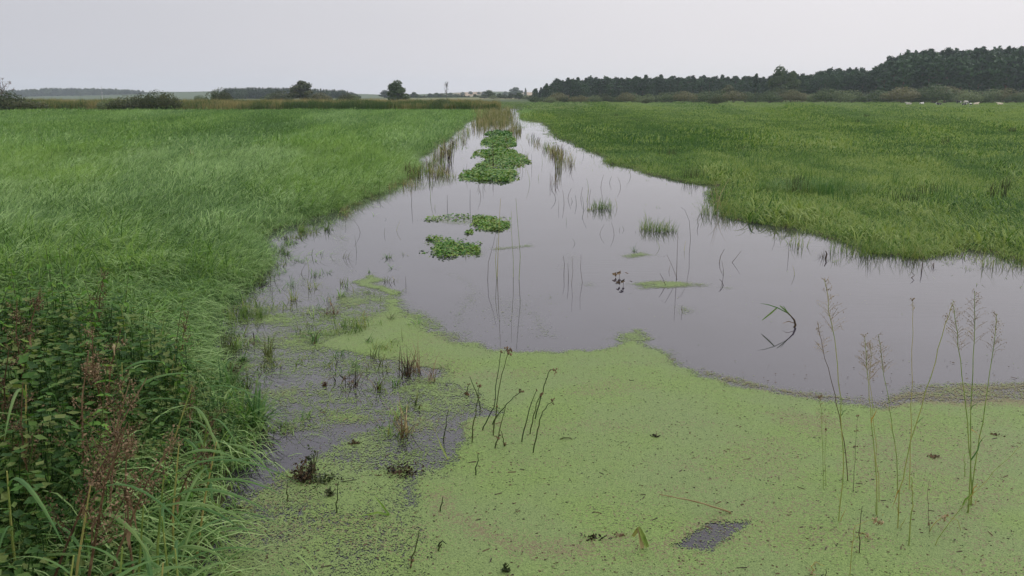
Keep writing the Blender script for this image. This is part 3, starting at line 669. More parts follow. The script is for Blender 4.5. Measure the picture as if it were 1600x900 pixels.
# far-off woods on the left, each reading as one mass
def wood(name, protos_kind, px0, px1, topf, dist, depth, n, mat, label):
    prs = []
    for kd, sd_ in protos_kind:
        t_, c_ = tree_meshes(kd, sd_, 10.0); prs.append((c_.v, c_.f))
    px = np.linspace(px0, px1, n) + rng.normal(0, 1.5, n); dd = dist + rng.random(n) * depth
    pts = []; s_ = []
    for a, d in zip(px, dd):
        (xx, yy, zz), s = place_far(a, 157, d, topf(a) + random.uniform(-.8, 2.0)); pts.append((xx, yy, zz)); s_.append((s, s, s))
    rot = np.zeros((n, 3)); rot[:, 2] = rng.random(n) * 6.28
    scatter(name, prs, np.array(pts), rot, np.array(s_), rng.random(n), mat, label, 'wood')
PINET = leafmat('far_conifer_leaf', [(.012, .03, .014), (.022, .048, .020), (.038, .065, .026)], trans=.1, tone=True)
BROADT = leafmat('far_broadleaf', [(.02, .04, .018), (.04, .065, .028), (.06, .085, .035)], trans=.1, tone=True)
wood('far_wood', [('broad', 31), ('broad', 32), ('bush', 33)], -60, 238, lambda a: float(np.interp(a, [-60, 10, 60, 70, 160, 200, 225, 238], [142, 141, 140, 138.5, 138.5, 140, 142, 147])), 1750, 60, 210, BROADT, 'hazy blue grey wood along the horizon at the far left')
wood('far_wood', [('spruce', 34), ('spruce', 35), ('bush', 36)], 350, 562, lambda a: float(np.interp(a, [350, 360, 400, 440, 500, 540, 555, 562], [139, 138, 137.3, 137.8, 139.5, 141.5, 146, 150])), 720, 50, 170, PINET, 'dark green conifer wood behind the wide willow tree')
wood('far_wood', [('broad', 41), ('bush', 42)], 640, 822, lambda a: 149.3 + 1.6 * math.sin(a * .19) + math.sin(a * .07), 760, 130, 110, BROADT, 'hazy hedge and tree belt along the horizon behind the channel end')
wood('far_wood', [('pine', 43), ('spruce', 44), ('broad', 45)], 832, 1700, lambda a: skyat(a) + 3.5, 535, 40, 330, PINET, 'unbroken dark interior of the right-hand wood behind its first trees')
wood('far_wood', [('broad', 37), ('bush', 38)], 238, 345, lambda a: 147 + 2 * math.sin(a * .11) + (2.5 if a > 300 else 0), 1800, 60, 45, BROADT, 'palest strip of trees on the horizon between the two left woods')
wood('far_wood', [('broad', 39), ('bush', 40)], 566, 660, lambda a: 150 + 1.0 * math.sin(a * .13), 2000, 60, 40, BROADT, 'low blue strip of trees behind the dark lone tree')

# ------------------------------------------------------------------ reed bed on the far left, reeds in the channel
n = 30000
x = rng.uniform(-125, -2.5, n); y = 144 + rng.random(n) ** 1.5 * 75
front = 146 - 30 * sst(x, -14, -5)
y = np.maximum(y, front + rng.random(n) * 10)
kp = (dwater(x, y) > -.2); kp &= ~((x > -7) & (y > 170)); x, y = x[kp], y[kp]
mac = fbm(x / 5, y / 10, 4)
prs = [tuft(16, .4, 1.55, .05, .28, 3, rs, .3, (.1, 0)) for _ in range(6)]
sz = .55 + .75 * fbm(x / 4 + 9, y / 9, 4) + rng.normal(0, .13, len(x))
tone = np.clip((mac - .5) * 1.9 + .32 + sst(y, 150, 175) * .4, 0, 1)
rot = np.stack([rng.normal(0, .06, len(x)), rng.normal(0, .06, len(x)), rng.random(len(x)) * 6.28], -1)
scatter('reed_bed', prs, np.stack([x, y, height(x, y)], -1), rot, np.stack([sz, sz, sz], -1), tone, REEDB, 'brownish green reed bed bordering the far side of the left meadow', 'reeds')

def clump(name, loc, n, rad, hgt, wid, lean, mat, label, cat='reeds', group=None, seg=4, seed=0, drift=(.1, 0), droop=.5, sub=None):
    rr = random.Random(seed + int(loc[0] * 97 + loc[1] * 13)); v, f = tuft(n, rad, hgt, wid, lean, seg, rr, droop, drift)
    b = MB(); b.v, b.f = v, f
    if sub:
        r = empty(name, loc, label, cat, group); b.build('leaf', mat, r)
        s2 = MB(); v2, f2 = tuft(max(2, n // 3), rad * .8, hgt * 1.25, wid * .6, lean * .5, 4, rr, .2); s2.v, s2.f = v2, f2; s2.build('stem', sub, r); return r
    o = b.build(name, mat); o.location = loc; return tag(o, label, cat, group)
# tan reeds standing in the channel end
for i in range(120):
    px = random.gauss(771, 19); py = 173 + abs(random.gauss(0, 15))
    if py > 212 or px > 806 or px < 742: continue
    p_ = at(px, py); s = .9 if py < 192 else .65
    clump('channel_reed', p_, random.randint(10, 30), .5, 1.3 * s * random.uniform(.45, 1.1), .035, .3, REEDC, 'tan and green reed clump crowding the far end of the channel', 'reeds', 'reeds crowding the channel end', 3, i)
lines = [((748, 176), (790, 232), 22, .6, 'thin reed clump left of the far water plants'), ((730, 208), (668, 262), 46, .65, 'brown reed clump in the left side of the channel'),
         ((620, 275), (712, 272), 36, .45, 'low brown grass clump along the left of the nearer channel mouth'), ((806, 196), (838, 226), 10, .45, 'sparse green reed clump in the right of the channel'),
         ((838, 226), (884, 252), 34, .55, 'olive reed clump in the right water before the plants'), ((560, 305), (650, 285), 9, .3, 'tiny grass clump on the flooded left edge')]
for (xa, ya), (xb, yb), n, hh, lab in lines:
    for i in range(n):
        f = random.random(); px = xa + (xb - xa) * f + random.uniform(-9, 9); py = ya + (yb - ya) * f + random.uniform(-7, 7)
        mt = random.choice([REEDC, REEDC, DEAD, GEDGE])
        clump('reed_clump', at(px, py), random.randint(6, 15), random.uniform(.08, .3), hh * random.uniform(.5, 1.15), .014, .5, mt, lab, 'reeds', lab + 's', 4, i)
for px, py, hh, n, mt, lab in [(702, 250, 1.0, 16, DEAD, 'dark upright reed clump left of the long water plant bed'), (768, 262, .9, 4, DEAD, 'dark crooked stalk rising left of the plant bed'), (873, 262, .75, 30, REEDC, 'tan reed clump right of the plant bed'),
                               (887, 262, .45, 8, DEAD, 'small dark stump-like clump right of the tan reeds'), (817, 182, .5, 14, RUST, 'small rusty clump on the right shore far up the channel'), (1121, 330, .8, 9, STRAW, 'straw coloured stalks at the point of the right shore'),
                               (864, 288, .35, 8, DEAD, 'dark low stalk tuft in the water below the tan reeds'), (690, 262, .5, 14, GEDGE, 'green grass clump at the foot of the brown reeds')]:
    clump('reed_clump', at(px, py), n, .14, hh, .016, .35, mt, lab, 'reeds', None, 4, 1)
# sparse single stalks in the open water
def stalk(pts, rad, mat, label, name='stalk', group=None, cat='stalk'):
    b = MB(); o0 = pts[0]; b.tube([p - o0 for p in pts], [rad * (1 - .55 * i / (len(pts) - 1)) for i in range(len(pts))], 4)
    o = b.build(name, mat); o.location = o0; return tag(o, label, cat, group)
for i in range(95):
    z_ = random.random(); px, py = random.choice([(random.uniform(800, 1000), random.uniform(230, 330)), (random.uniform(560, 760), random.uniform(268, 330)), (random.uniform(860, 1260), random.uniform(300, 470)), (random.uniform(410, 640), random.uniform(340, 520))])
    if px > 1000 and py < 290: continue
    p_ = at(px, py, -.03); hh = random.uniform(.08, .45) * (1 if py < 330 else .6); dx, dy = random.gauss(0, .25), random.gauss(0, .25)
    pts = [p_, p_ + Vector((dx * .3, dy * .3, .5)) * hh, p_ + Vector((dx, dy, 1)) * hh]
    lab = 'thin dark stalk poking out of the ' + ('far right water' if px > 800 and py < 330 else 'far left water' if py < 330 else 'open water right of the plant rafts' if px > 700 else 'shallow left water')
    stalk(pts, .0035 if py > 330 else .006, random.choice([DEAD, DEAD, STEMG, STEMD]), lab, group=lab.replace('stalk', 'stalks'))

# ------------------------------------------------------------------ floating green plant rafts
def raft(polys, n, leaf, label, zmax=.07):
    b = MB(); rn = random.Random(n)
    for poly, share in polys:
        pl = wpoly(poly); lo, hi = pl.min(0), pl.max(0); m_ = int(n * share * 4.5)
        xx = rng.uniform(lo[0], hi[0], m_); yy = rng.uniform(lo[1], hi[1], m_)
        s_ = (hi[1] - lo[1]) * .06
        d = sdist(pl, xx + rng.normal(0, .05, m_) + (fbm(xx * 3, yy * 1.5, 3) - .5) * 1.0, yy + rng.normal(0, s_, m_) + (fbm(xx * 3 + 7, yy * 1.5, 3) - .5) * 8 * s_); kk = ((d > 0) & (fbm(xx * 3.2, yy * 1.6, 3) + rng.random(m_) * .45 > .58)) | ((d > -.35) & (rng.random(m_) < .05))
        for a, c_, dd in zip(xx[kk], yy[kk], d[kk]):
            z = rn.uniform(.004, min(zmax, .02 + max(dd, 0) * .25)); s = leaf * rn.uniform(.6, 1.2); az = rn.random() * 6.28
            e = Vector((math.cos(az), math.sin(az), rn.uniform(-.5, .5))) * s; g_ = Vector((-math.sin(az), math.cos(az), rn.uniform(-.6, .6))) * s * .8; c0 = Vector((a, c_, z))
            b.add([c0 - e, c0 - e * .3 + g_, c0 + e * .7 + g_ * .7, c0 + e, c0 + e * .7 - g_ * .7, c0 - e * .3 - g_], [(0, 1, 2, 3), (0, 3, 4, 5)])
    o = b.build('water_plant_raft', FLOAT); return tag(o, label, 'water plants')
raft([([(666, 374), (690, 372), (716, 376), (736, 385), (750, 391), (748, 402), (716, 399), (690, 396), (672, 385)], 1)], 800, .021, 'nearest green raft of round-leaved water plants, left of the thin reeds')
raft([([(738, 343), (752, 339), (772, 341), (784, 345), (797, 351), (786, 357), (766, 361), (750, 358), (744, 350)], .85), ([(662, 343), (700, 338), (735, 336), (740, 341), (700, 345), (668, 348)], .12), ([(728, 360), (738, 360), (738, 366), (728, 366)], .05)], 800, .024, 'green water plant raft with a thin trail, behind the nearest raft')
raft([([(738, 266), (790, 264), (830, 252), (822, 244), (790, 240), (770, 250), (745, 258)], .5), ([(716, 278), (760, 284), (806, 281), (812, 274), (780, 266), (730, 267)], .5)], 2600, .038, 'largest green water plant bed in the middle of the channel', .13)
raft([([(740, 240), (760, 247), (800, 246), (808, 238), (790, 234), (760, 234)], 1)], 1300, .045, 'green water plant bed just behind the largest one', .2)
raft([([(752, 222), (765, 230), (796, 229), (806, 222), (800, 216), (765, 215)], 1)], 1200, .055, 'green water plant bed third along the channel', .25)
raft([([(758, 209), (770, 214), (800, 213), (798, 207), (775, 205)], 1)], 800, .07, 'farthest green water plant bed by the tan reeds', .3)
for i, (px, py) in enumerate([(770, 352), (780, 348), (745, 240), (790, 236), (812, 250), (800, 272), (742, 272), (728, 268), (765, 262), (808, 262), (760, 222), (800, 220), (775, 212), (795, 205), (822, 246), (700, 384), (735, 398), (785, 280), (758, 282)]):
    clump('grass_sprig', at(px, py), 9, .12, .16 + .015 * (300 - min(py, 300)) * .25, .008, .7, GEDGE if i % 3 else REEDC, 'thin grass sprig growing up through a green water plant bed', 'grass tuft', 'grass sprigs growing through the water plant beds', 4, i)
b = MB(); rn = random.Random(21)
for k in range(420):
    px, py = rn.choice([(rn.gauss(810, 45), rn.gauss(490, 22)), (rn.uniform(700, 1600), rn.uniform(330, 600)), (rn.uniform(420, 900), rn.uniform(330, 540)), (rn.gauss(1150, 120), rn.gauss(440, 40))])
    if py > 590 or py < 300: continue
    p_ = at(px, py, .005); l = rn.uniform(.003, .012); a = rn.gauss(0, .5); d_ = Vector((math.cos(a), math.sin(a), 0)) * l; s_ = Vector((-d_.y, d_.x, 0)) * rn.uniform(.3, .7)
    b.add([p_ - d_, p_ - s_, p_ + d_ + Vector((0, 0, .002)), p_ + s_], [(0, 1, 2, 3)])
tag(b.build('floating_bits', GEDGE), 'tiny pale plant bits drifting on the open water', 'plant bits', kind='stuff')
# emergent grass tufts in the water
for px, py, n, rad, hh, lab, mt in [(937, 328, 90, .2, .32, 'small round grass tuft in the open water, farther of two', GEDGE), (925, 330, 24, .14, .2, 'grass tuft fringe left of the farther round tuft', GEDGE), (955, 330, 10, .05, .35, 'thin upright grass spikes right of the farther round tuft', GEDGE),
        (1024, 362, 190, .3, .32, 'bushy grass tuft in the open water, nearer of two', GEDGE), (1012, 358, 12, .06, .5, 'tall grass spikes standing out of the nearer bushy tuft', GEDGE), (1044, 364, 60, .16, .26, 'right fringe of the nearer bushy grass tuft', GEDGE),
        (991, 396, 14, .03, .2, 'sprig of arching grass on a small duckweed island', REEDL), (1128, 336, 200, .45, .42, 'grass hummock at the flooded point of the right shore', GEDGE), (1155, 342, 130, .4, .34, 'lower grass hummock at the right shore point', GEDGE),
        (1335, 398, 110, .4, .34, 'flooded grass hummock on the right shore', GEDGE), (1390, 403, 130, .4, .36, 'large flooded grass hummock on the right shore bay', GEDGE), (1432, 406, 60, .2, .36, 'upright flooded grass hummock right of the large one', GEDGE),
        (1513, 423, 22, .1, .12, 'dark sunken grass tuft in the right bay', GEDGE), (1541, 420, 26, .09, .35, 'upright green grass tuft in the right bay', GEDGE), (1585, 418, 110, .45, .26, 'flooded grass tuft at the right picture edge', GEDGE),
        (383, 500, 170, .22, .22, 'matted green tuft in the left shallows', GEDGE), (410, 497, 34, .08, .3, 'upright green tuft beside the matted one', GEDGE), (357, 556, 70, .08, .34, 'dark leafy stump in the left shallows', UND2), (365, 520, 16, .05, .22, 'broad yellow green leaf sprig above the dark stump', NETY),
        (420, 560, 34, .04, .3, 'dark upright clump in the left shallows', UND2), (378, 614, 50, .07, .26, 'dark soaked clump near the left bank grass', UND2), (517, 496, 50, .08, .2, 'brown wilted clump in the left duckweed', RUST), (545, 520, 90, .18, .26, 'sprawling green grass tuft in the left duckweed', GEDGE),
        (480, 520, 60, .14, .12, 'flattened dark grass mat in the left duckweed', UND2), (503, 528, 60, .16, .14, 'flattened green grass mat in the left duckweed', GEDGE), (541, 452, 10, .03, .22, 'slim green sprig behind the sprawling tuft', REEDL), (592, 512, 10, .04, .14, 'pair of short green blades at the duckweed edge', REEDL),
        (590, 455, 12, .06, .14, 'short green blades on the duckweed tip', REEDL), (416, 430, 14, .05, .12, 'small olive sprig in the upper left shallows', GEDGE), (450, 370, 12, .08, .1, 'tiny grass sprig by the upper left bank', GEDGE),
        (483, 362, 8, .06, .25, 'thin spikes by the upper left bank', GEDGE), (634, 592, 34, .06, .36, 'brown and green reed stubble clump, nearer centre', DEAD), (650, 588, 20, .06, .40, 'rusty reed stubble clump leaning right', BROWN),
        (628, 690, 14, .025, .36, 'tall brown reed stubble in the front duckweed', BROWN), (637, 682, 12, .03, .34, 'greenish reed stubble beside the tall brown one', STRAW), (548, 612, 20, .08, .28, 'bent dark stubble left of the centre clump', DEAD), (590, 615, 9, .015, .3, 'single dark reed stump with drooping leaf', DEAD),
        (675, 602, 12, .05, .3, 'rusty bent stalks right of the centre clump', BROWN), (300, 250, 20, .25, .65, 'dry straw tuft standing in the left meadow', STRAW), (310, 256, 24, .35, .4, 'olive weeds round the dry straw tuft', HEDGE)]:
    if py < 260: loc = at(px, py + 3, .1)
    else: loc = at(px, py, -.03)
    clump('grass_tuft', loc, n, rad, hh, .007 if py > 330 else .010, .7, mt, lab, 'grass tuft', None, 5, 2)
for i in range(160):
    px = random.uniform(345, 660); py = random.uniform(395, 690)
    if i > 110: px = random.uniform(1180, 1600); py = random.uniform(352, 430)
    p_ = at(px, py, -.02); dd = -dwater(np.array([p_.x]), np.array([p_.y]))[0]
    if dd < .05 or (i > 110 and dd > .9): continue
    lab = ('small broken grass sprig in the left shallows' if i <= 110 else 'small flooded grass sprig along the right shore'); mt = random.choice([GEDGE, GEDGE, REEDL, G1X, UND2] if i <= 110 else [GEDGE, GEDGE, GEDGE, DEAD])
    clump('grass_sprig', p_, random.randint(6, 22), random.uniform(.03, .12) * (1 if i <= 110 else 1.8), random.uniform(.08, .27) * (1 if i <= 110 else 1.3), random.uniform(.005, .010), .9, mt, lab, 'grass tuft', lab + 's', 5, i)
for i in range(70):
    f = random.random() ** .8; px = np.interp(f, [0, .25, .5, .75, 1], [335, 345, 400, 520, 650]); py = np.interp(f, [0, .25, .5, .75, 1], [640, 500, 400, 330, 262])
    px += random.uniform(2, 46) * (1 - .4 * f); py += random.uniform(-4, 8); p_ = at(px, py, -.02); brn = f > .72 and random.random() < .6
    lab = 'brownish trailing tuft at the waterline of the left bank' if brn else 'green trailing grass tuft at the waterline of the left bank'
    clump('shore_tuft', p_, random.randint(14, 40), random.uniform(.05, .16), random.uniform(.12, .3), random.uniform(.006, .011), 1.2, REEDC if brn else random.choice([GEDGE, REEDL, G1X, UND2]), lab, 'grass tuft', lab.replace('tuft', 'tufts'), 5, i, (.5, -.2))
for i, (px, py) in enumerate([(372, 575), (392, 540), (404, 512), (430, 545), (462, 505), (490, 540), (530, 480), (560, 500), (575, 535), (520, 575), (537, 600), (556, 622), (500, 620), (600, 640), (645, 640), (612, 668), (655, 705), (684, 575), (690, 610), (440, 640), (350, 700), (362, 722), (385, 700), (352, 745), (395, 640)]):
    lab = 'bent dark stubble stalks sticking out of the left shallows' if px > 420 else 'dark soaked stalks by the foot of the left bank'
    clump('dead_stubble', at(px, py, -.02), random.randint(5, 14), random.uniform(.04, .13), random.uniform(.14, .32), random.uniform(.006, .012), 1.5, random.choice([DEAD, BROWN, DEAD, UND2]), lab, 'dead stalks', lab.replace('stalks', 'stalk clumps'), 5, i, (.1, 0), .9)
# dense bright clump standing at the bank corner
for i, (px, py, n, rad, hh, lab) in enumerate([(388, 672, 60, .10, .46, 'bright green broad-bladed tuft standing in water at the bank corner'), (402, 676, 40, .07, .38, 'right half of the bright tuft at the bank corner'), (350, 616, 46, .12, .42, 'grass tuft behind the bank corner'), (365, 690, 50, .12, .4, 'left half of the bright tuft at the bank corner'), (350, 730, 30, .08, .3, 'drooping tuft over dark water below the bank corner'), (338, 660, 40, .10, .4, 'dense grass tuft on the bank corner itself')]):
    clump('grass_tuft', at(px, py, -.03), n, rad, hh, .017, .8, G1X if i % 2 else REEDL, lab, 'grass tuft', None, 6, 4)
# rush clumps dotted over the right pasture
for i in range(44):
    px = random.uniform(930, 1590); py = random.uniform(172, 330)
    if -sdist(WATER, *[np.array([v]) for v in at(px, py)[:2]])[0] < 1: continue
    p_ = at(px, py, .1); clump('rush_clump', (p_.x, p_.y, h1(p_.x, p_.y)), 40, random.uniform(.15, .4), random.uniform(.3, .5), .014 if py > 220 else .03, .35, REEDL if i % 3 else G1 if False else HEDGE,
        'dark rush clump dotting the right pasture', 'rushes', 'rush clumps in the right pasture', 3, i)
for px, py, lab in [(1270, 296, 'broad dark green mound of long grass on the right bank'), (1310, 302, 'right part of the dark green long-grass mound'), (1235, 300, 'left part of the dark green long-grass mound'), (1590, 252, 'dark tussock by the right picture edge'), (1560, 256, 'dark tussock beside the one at the right edge')]:
    p_ = at(px, py, .1); clump('grass_mound', (p_.x, p_.y, h1(p_.x, p_.y)), 420, .75, .42, .012, 1.0, DKG if 'DKG' in globals() else REEDL, lab, 'grass mound', None, 5, 3)

# ------------------------------------------------------------------ rushes and grasses in front
def tall_rush(name, px_pts, label, rad=.0032, mat=None, heads=(), leaves=(), dy=0.0, headmat=None):
    """px_pts: base first; heads: (fraction, size, count)"""
    p0 = at(*px_pts[0]); Y0 = p0.y; n_ = len(px_pts)
    pts = [p0] + [atY(px, py, Y0 + dy * (i + 1) / n_) for i, (px, py) in enumerate(px_pts[1:])]
    # refine into a gentle curve
    fine = []
    for i in range(len(pts) - 1):
        a, c_ = pts[i], pts[i + 1]
        for k in range(3): fine.append(a.lerp(c_, k / 3) - p0)
    fine.append(pts[-1] - p0); fine[0].z -= .04
    wb = random.Random(int(px_pts[0][0] * 3))
    for q_ in fine[2:-1]: q_ += Vector((wb.gauss(0, .0035), 0, 0))
    r = empty(name, p0, label, 'rush' if 'rush' in name else 'grass'); b = MB()
    rad *= .8 if 'grass' in name else 1.4; b.tube(fine, [rad * (1 - .6 * i / (len(fine) - 1)) for i in range(len(fine))], 5); b.build('stem', mat or STEMD, r)
    rn = random.Random(int(px_pts[0][0]) * 7 + int(px_pts[0][1]))
    for fr, size, cnt in heads:
        q_ = fine[min(len(fine) - 1, int(fr * (len(fine) - 1)))]; hb = MB()
        for _ in range(cnt):
            e = Vector((rn.gauss(0, 1), rn.gauss(0, 1), rn.gauss(0, .9))) * size * .8
            hb.blob(q_ + e, size * .55, 1.3, rn)
            hb.tube([q_, q_ + e], .0007, 3)
        tag(hb.build('seed_head', headmat or BROWN, r), kind='stuff')
    for fr, ln, ang, mt, wd in leaves:
        q_ = fine[int(fr * (len(fine) - 1))]; s = math.cos(ang); lb = MB(); ps = []
        for k in range(6):
            f = k / 5; ps.append(q_ + Vector((s * ln * f * .8, rn.uniform(-.01, .01), ln * (math.sin(ang) * f - .7 * f * f * abs(s)))))
        lb.ribbon(ps, [wd * (1 - f_ * f_ / 26) * (1 if f_ < 5 else .15) for f_ in range(6)], (rn.uniform(-.3, .3), 1, .4), .15); lb.build('leaf', mt, r)
    return r
RZ = [([(737, 692), (741, 655), (745, 630), (749, 602)], 'leftmost rush with a small side head at its tip', [(1, .012, 6)]),
      ([(752, 640), (744, 612), (734, 588)], 'short dark headless rush crossing the leftmost one', []),
      ([(752, 673), (762, 655), (772, 636), (777, 590), (783, 549)], 'tall rush with red head, left of its pair', [(1, .009, 4), (.5, .006, 3)]),
      ([(770, 681), (774, 650), (777, 625), (784, 585), (795, 548)], 'tallest rush, red seed head at the top', [(1, .016, 12), (.45, .009, 4)]),
      ([(767, 664), (780, 645), (793, 631), (803, 620), (814, 611)], 'low leaning rush with a brown tip to the right', [(1, .012, 7)]),
      ([(772, 701), (781, 675), (790, 636)], 'rush bent low with hanging brown heads', [(.45, .013, 8)]),
      ([(789, 698), (786, 686), (782, 672)], 'tiny stalk with brown head at the foot of the group', [(.2, .011, 6)]),
      ([(814, 691), (822, 660), (830, 630), (839, 609)], 'left rush of the right-hand trio', [(1, .008, 4)]),
      ([(827, 679), (834, 650), (842, 622), (846, 618)], 'middle rush of the right-hand trio', [(1, .011, 5)]),
      ([(835, 655), (845, 622), (853, 595), (860, 577), (866, 578)], 'tallest rush of the right-hand trio, nodding brown head', [(1, .012, 8), (.35, .012, 5)]),
      ([(832, 708), (840, 672), (845, 648), (854, 634), (864, 627)], 'right rush of the trio bending over with a brown head', [(1, .011, 8)]),
      ([(743, 743), (745, 725), (747, 708)], 'short straight rush stub in front of the group', [(1, .006, 4)]),
      ([(727, 618), (730, 608), (733, 600)], 'tiny brown stub left of the rush group', [(1, .009, 4)]),
      ([(687, 800), (690, 787), (692, 776)], 'short dark stub on the front duckweed', []), ([(640, 888), (648, 862), (655, 828)], 'thin dry stalk at the bottom of the picture', [(.3, .012, 6)]),
      ([(449, 785), (448, 770), (449, 754)], 'thin green stub in the left front duckweed', []), ([(526, 802), (527, 780), (529, 752)], 'thin dark stub right of the sunken clump', [(.1, .008, 5)]),
      ([(683, 862), (690, 850), (685, 858)], 'small bent stalk on the duckweed', []), ([(682, 855), (692, 845), (697, 850)], 'second small bent stalk on the duckweed', []),
      ([(692, 690), (697, 665), (701, 640)], 'thin dark upright rush left of the rush group', []), ([(697, 640), (700, 655), (690, 700)], 'faint slanting dead stalk near the water gap', [])]
for ps, lab, hd in RZ: tall_rush('rush', ps, lab, .0034 if len(ps) > 2 else .0028, STEMD, hd)
# drooping rush with red head and others lying on the duckweed
tall_rush('rush', [(873, 687), (880, 684), (888, 684), (898, 687), (905, 692), (908, 697)], 'curved rush lying over with a bright red brown head', .0035, STEMD, [(1, .014, 10)])
tall_rush('rush', [(1148, 803), (1125, 795), (1085, 783), (1060, 778), (1030, 772)], 'long thin stalk lying flat on the duckweed above the dark gap', .004, STRAW, [(0, .014, 7)])
tall_rush('rush', [(1035, 846), (1048, 852), (1065, 855), (1090, 857)], 'brown stalk lying beside the dark water gap', .005, BROWN)
GM = STEMG
TG = [([(1287, 765), (1285, 700), (1283, 640), (1281, 622)], 'thin pale stem at the left of the foreground grasses', .0024, [], [(1, .010, 5)]),
      ([(1291, 760), (1289, 700), (1290, 655)], 'short stem leaning on the leftmost foreground stem', .0022, [], [(.9, .008, 4)]),
      ([(1310, 815), (1318, 730), (1316, 650), (1308, 570), (1300, 510), (1288, 437)], 'tall dark green grass stem, first with a plume from the left', .0042, [(.8, .22, 1.9, ORANGE, .006)], []),
      ([(1326, 752), (1318, 690), (1308, 630), (1297, 590), (1286, 545), (1278, 505)], 'dark stem crossing behind the first plumed stem', .0036, [], []),
      ([(1333, 770), (1336, 720), (1340, 650)], 'short slender dry spike between the stems', .002, [], [(1, .008, 6), (.7, .007, 5), (.85, .007, 5)]),
      ([(1371, 806), (1368, 730), (1361, 660), (1357, 600), (1351, 525)], 'stem with an orange sheath, left of a close pair', .0042, [(.5, .10, 1.3, ORANGE, .009)], []),
      ([(1375, 785), (1370, 720), (1363, 650), (1360, 600), (1359, 535)], 'thin stem close beside the orange sheathed one', .003, [], []),
      ([(1404, 770), (1398, 690), (1391, 640), (1382, 585), (1372, 522)], 'slim stem leaning left with a yellowed middle', .0034, [(.35, .12, 2.0, ORANGE, .008)], []),
      ([(1403, 826), (1405, 765), (1416, 715), (1440, 635), (1462, 565), (1478, 505), (1490, 470)], 'long stem leaning strongly to the right', .0046, [(.18, .10, 4.4, ORANGE, .012)], []),
      ([(1421, 765), (1422, 700), (1424, 600), (1426, 520), (1426, 468)], 'straight upright stem with a single dark tip', .0034, [], [(1, .008, 6)]),
      ([(1420, 853), (1424, 800), (1426, 770), (1424, 745)], 'short thick dead stem in front of the upright stem', .005, [(.9, .08, 4.9, STEMG, .010)], []),
      ([(1513, 802), (1517, 740), (1514, 680), (1505, 610), (1497, 540), (1490, 478)], 'bright green stem of the right trio, leaning left', .0050, [(.3, .22, 1.2, REEDL, .012)], []),
      ([(1519, 790), (1516, 700), (1519, 610), (1523, 530), (1523, 455)], 'middle straight stem of the right trio', .0046, [(.35, .12, -.2, ORANGE, .010)], []),
      ([(1516, 790), (1523, 730), (1535, 660), (1545, 600), (1553, 540), (1557, 490)], 'right leaning stem of the right trio', .0044, [(.1, .12, 3.9, NETY, .012)], []),
      ([(1508, 745), (1507, 725), (1507, 710)], 'short dark blade left of the trio foot', .004, [], []),
      ([(1458, 853), (1480, 820), (1505, 790), (1530, 762), (1565, 725), (1602, 692)], 'thin pale stalk slanting to the right edge', .003, [], []),
      ([(1453, 833), (1450, 790), (1452, 750)], 'faint dry spike right of the dead stem', .002, [], [(.2, .009, 6)]),
      ([(1343, 865), (1343, 835), (1347, 792)], 'dark short stub in front of the left stems', .004, [], []),
      ([(1328, 900), (1331, 850), (1337, 822), (1360, 812), (1373, 816)], 'dry arching stalk with a nodding brown head at the bottom', .0028, [], [(1, .014, 10)]),
      ([(1334, 842), (1348, 832), (1358, 840), (1362, 850)], 'dry curled brown leaf stalk beside the nodding head', .003, [], [(.6, .010, 6)]),
      ([(1451, 830), (1462, 815), (1478, 806), (1495, 812), (1503, 835), (1510, 880)], 'reddish dry leaf arching down to the bottom edge', .0035, [], [(.45, .014, 9)]),
      ([(1270, 898), (1267, 885), (1275, 878), (1288, 884)], 'dry curled brown leaf at the very bottom', .005, [], [(.2, .010, 8)]),
      ([(1289, 905), (1291, 895), (1291, 888)], 'tiny stub next to the curled leaf', .003, [], []),
      ([(1250, 758), (1265, 758), (1284, 760)], 'dead twig lying on the duckweed by the leftmost stem', .0025, [], []),
      ([(1300, 752), (1310, 752), (1318, 748)], 'dark scrap lying between the stems', .003, [], [])]
PAN = {2: (.30, 40), 3: (.2, 26), 5: (.26, 44), 6: (.22, 36), 7: (.24, 34), 9: (.10, 8), 11: (.30, 40), 12: (.30, 44), 13: (.26, 36), 8: (.12, 14), 0: (.16, 20)}
def panicle(root, tip, down, L_, cnt, rn):
    b = MB(); sb = MB()
    for k in range(cnt):
        f = rn.random(); p0 = tip.lerp(down, f) ; a = rn.random() * 6.28; l = .07 * L_ / .25 * (.35 + f) * rn.uniform(.5, 1.2)
        p1 = p0 + Vector((math.cos(a) * l * .8, math.sin(a) * l * .8, l * rn.uniform(.35, .9))); b.tube([p0, p0.lerp(p1, .5) + Vector((0, 0, l * .06)), p1], [.0008, .0006, .0005], 3)
        for j in range(3):
            g = rn.uniform(.35, 1); pj = p0.lerp(p1, g) + Vector((rn.gauss(0, .006), rn.gauss(0, .006), rn.gauss(0, .006))); sb.blob(pj, .0017, 1.9, rn)
    o = b.build('panicle', STRAW, root); sb.build('spikelet', STRAW, o)
for i, (ps, lab, rad, lv, hd) in enumerate(TG):
    if i in (2, 5, 7, 8, 11, 12, 13): lv = lv + [(.03, .13 + .02 * (i % 3), 1.25 + .5 * (i % 2), STEMG, .009), (.08, .10, 1.9 - .8 * (i % 2), ORANGE if i % 3 else REEDL, .008), (.45, .09, 1.0 + 1.1 * (i % 2), REEDL, .006)]
    r = tall_rush('tall_grass', ps, lab, rad, GM if i not in (3, 4, 16, 17) else DEAD, hd, lv)
    if i >= 18: r.children[0].data.materials[0] = STRAW if i in (18, 19, 20, 21, 23) else DEAD
    if i in PAN:
        L_, cnt = PAN[i]; p0 = at(*ps[0]); tip = atY(*ps[-1], p0.y) - p0; pv = atY(*ps[-2], p0.y) - p0; dn = tip + (pv - tip).normalized() * L_
        panicle(r, tip, dn, L_, cnt, random.Random(i))
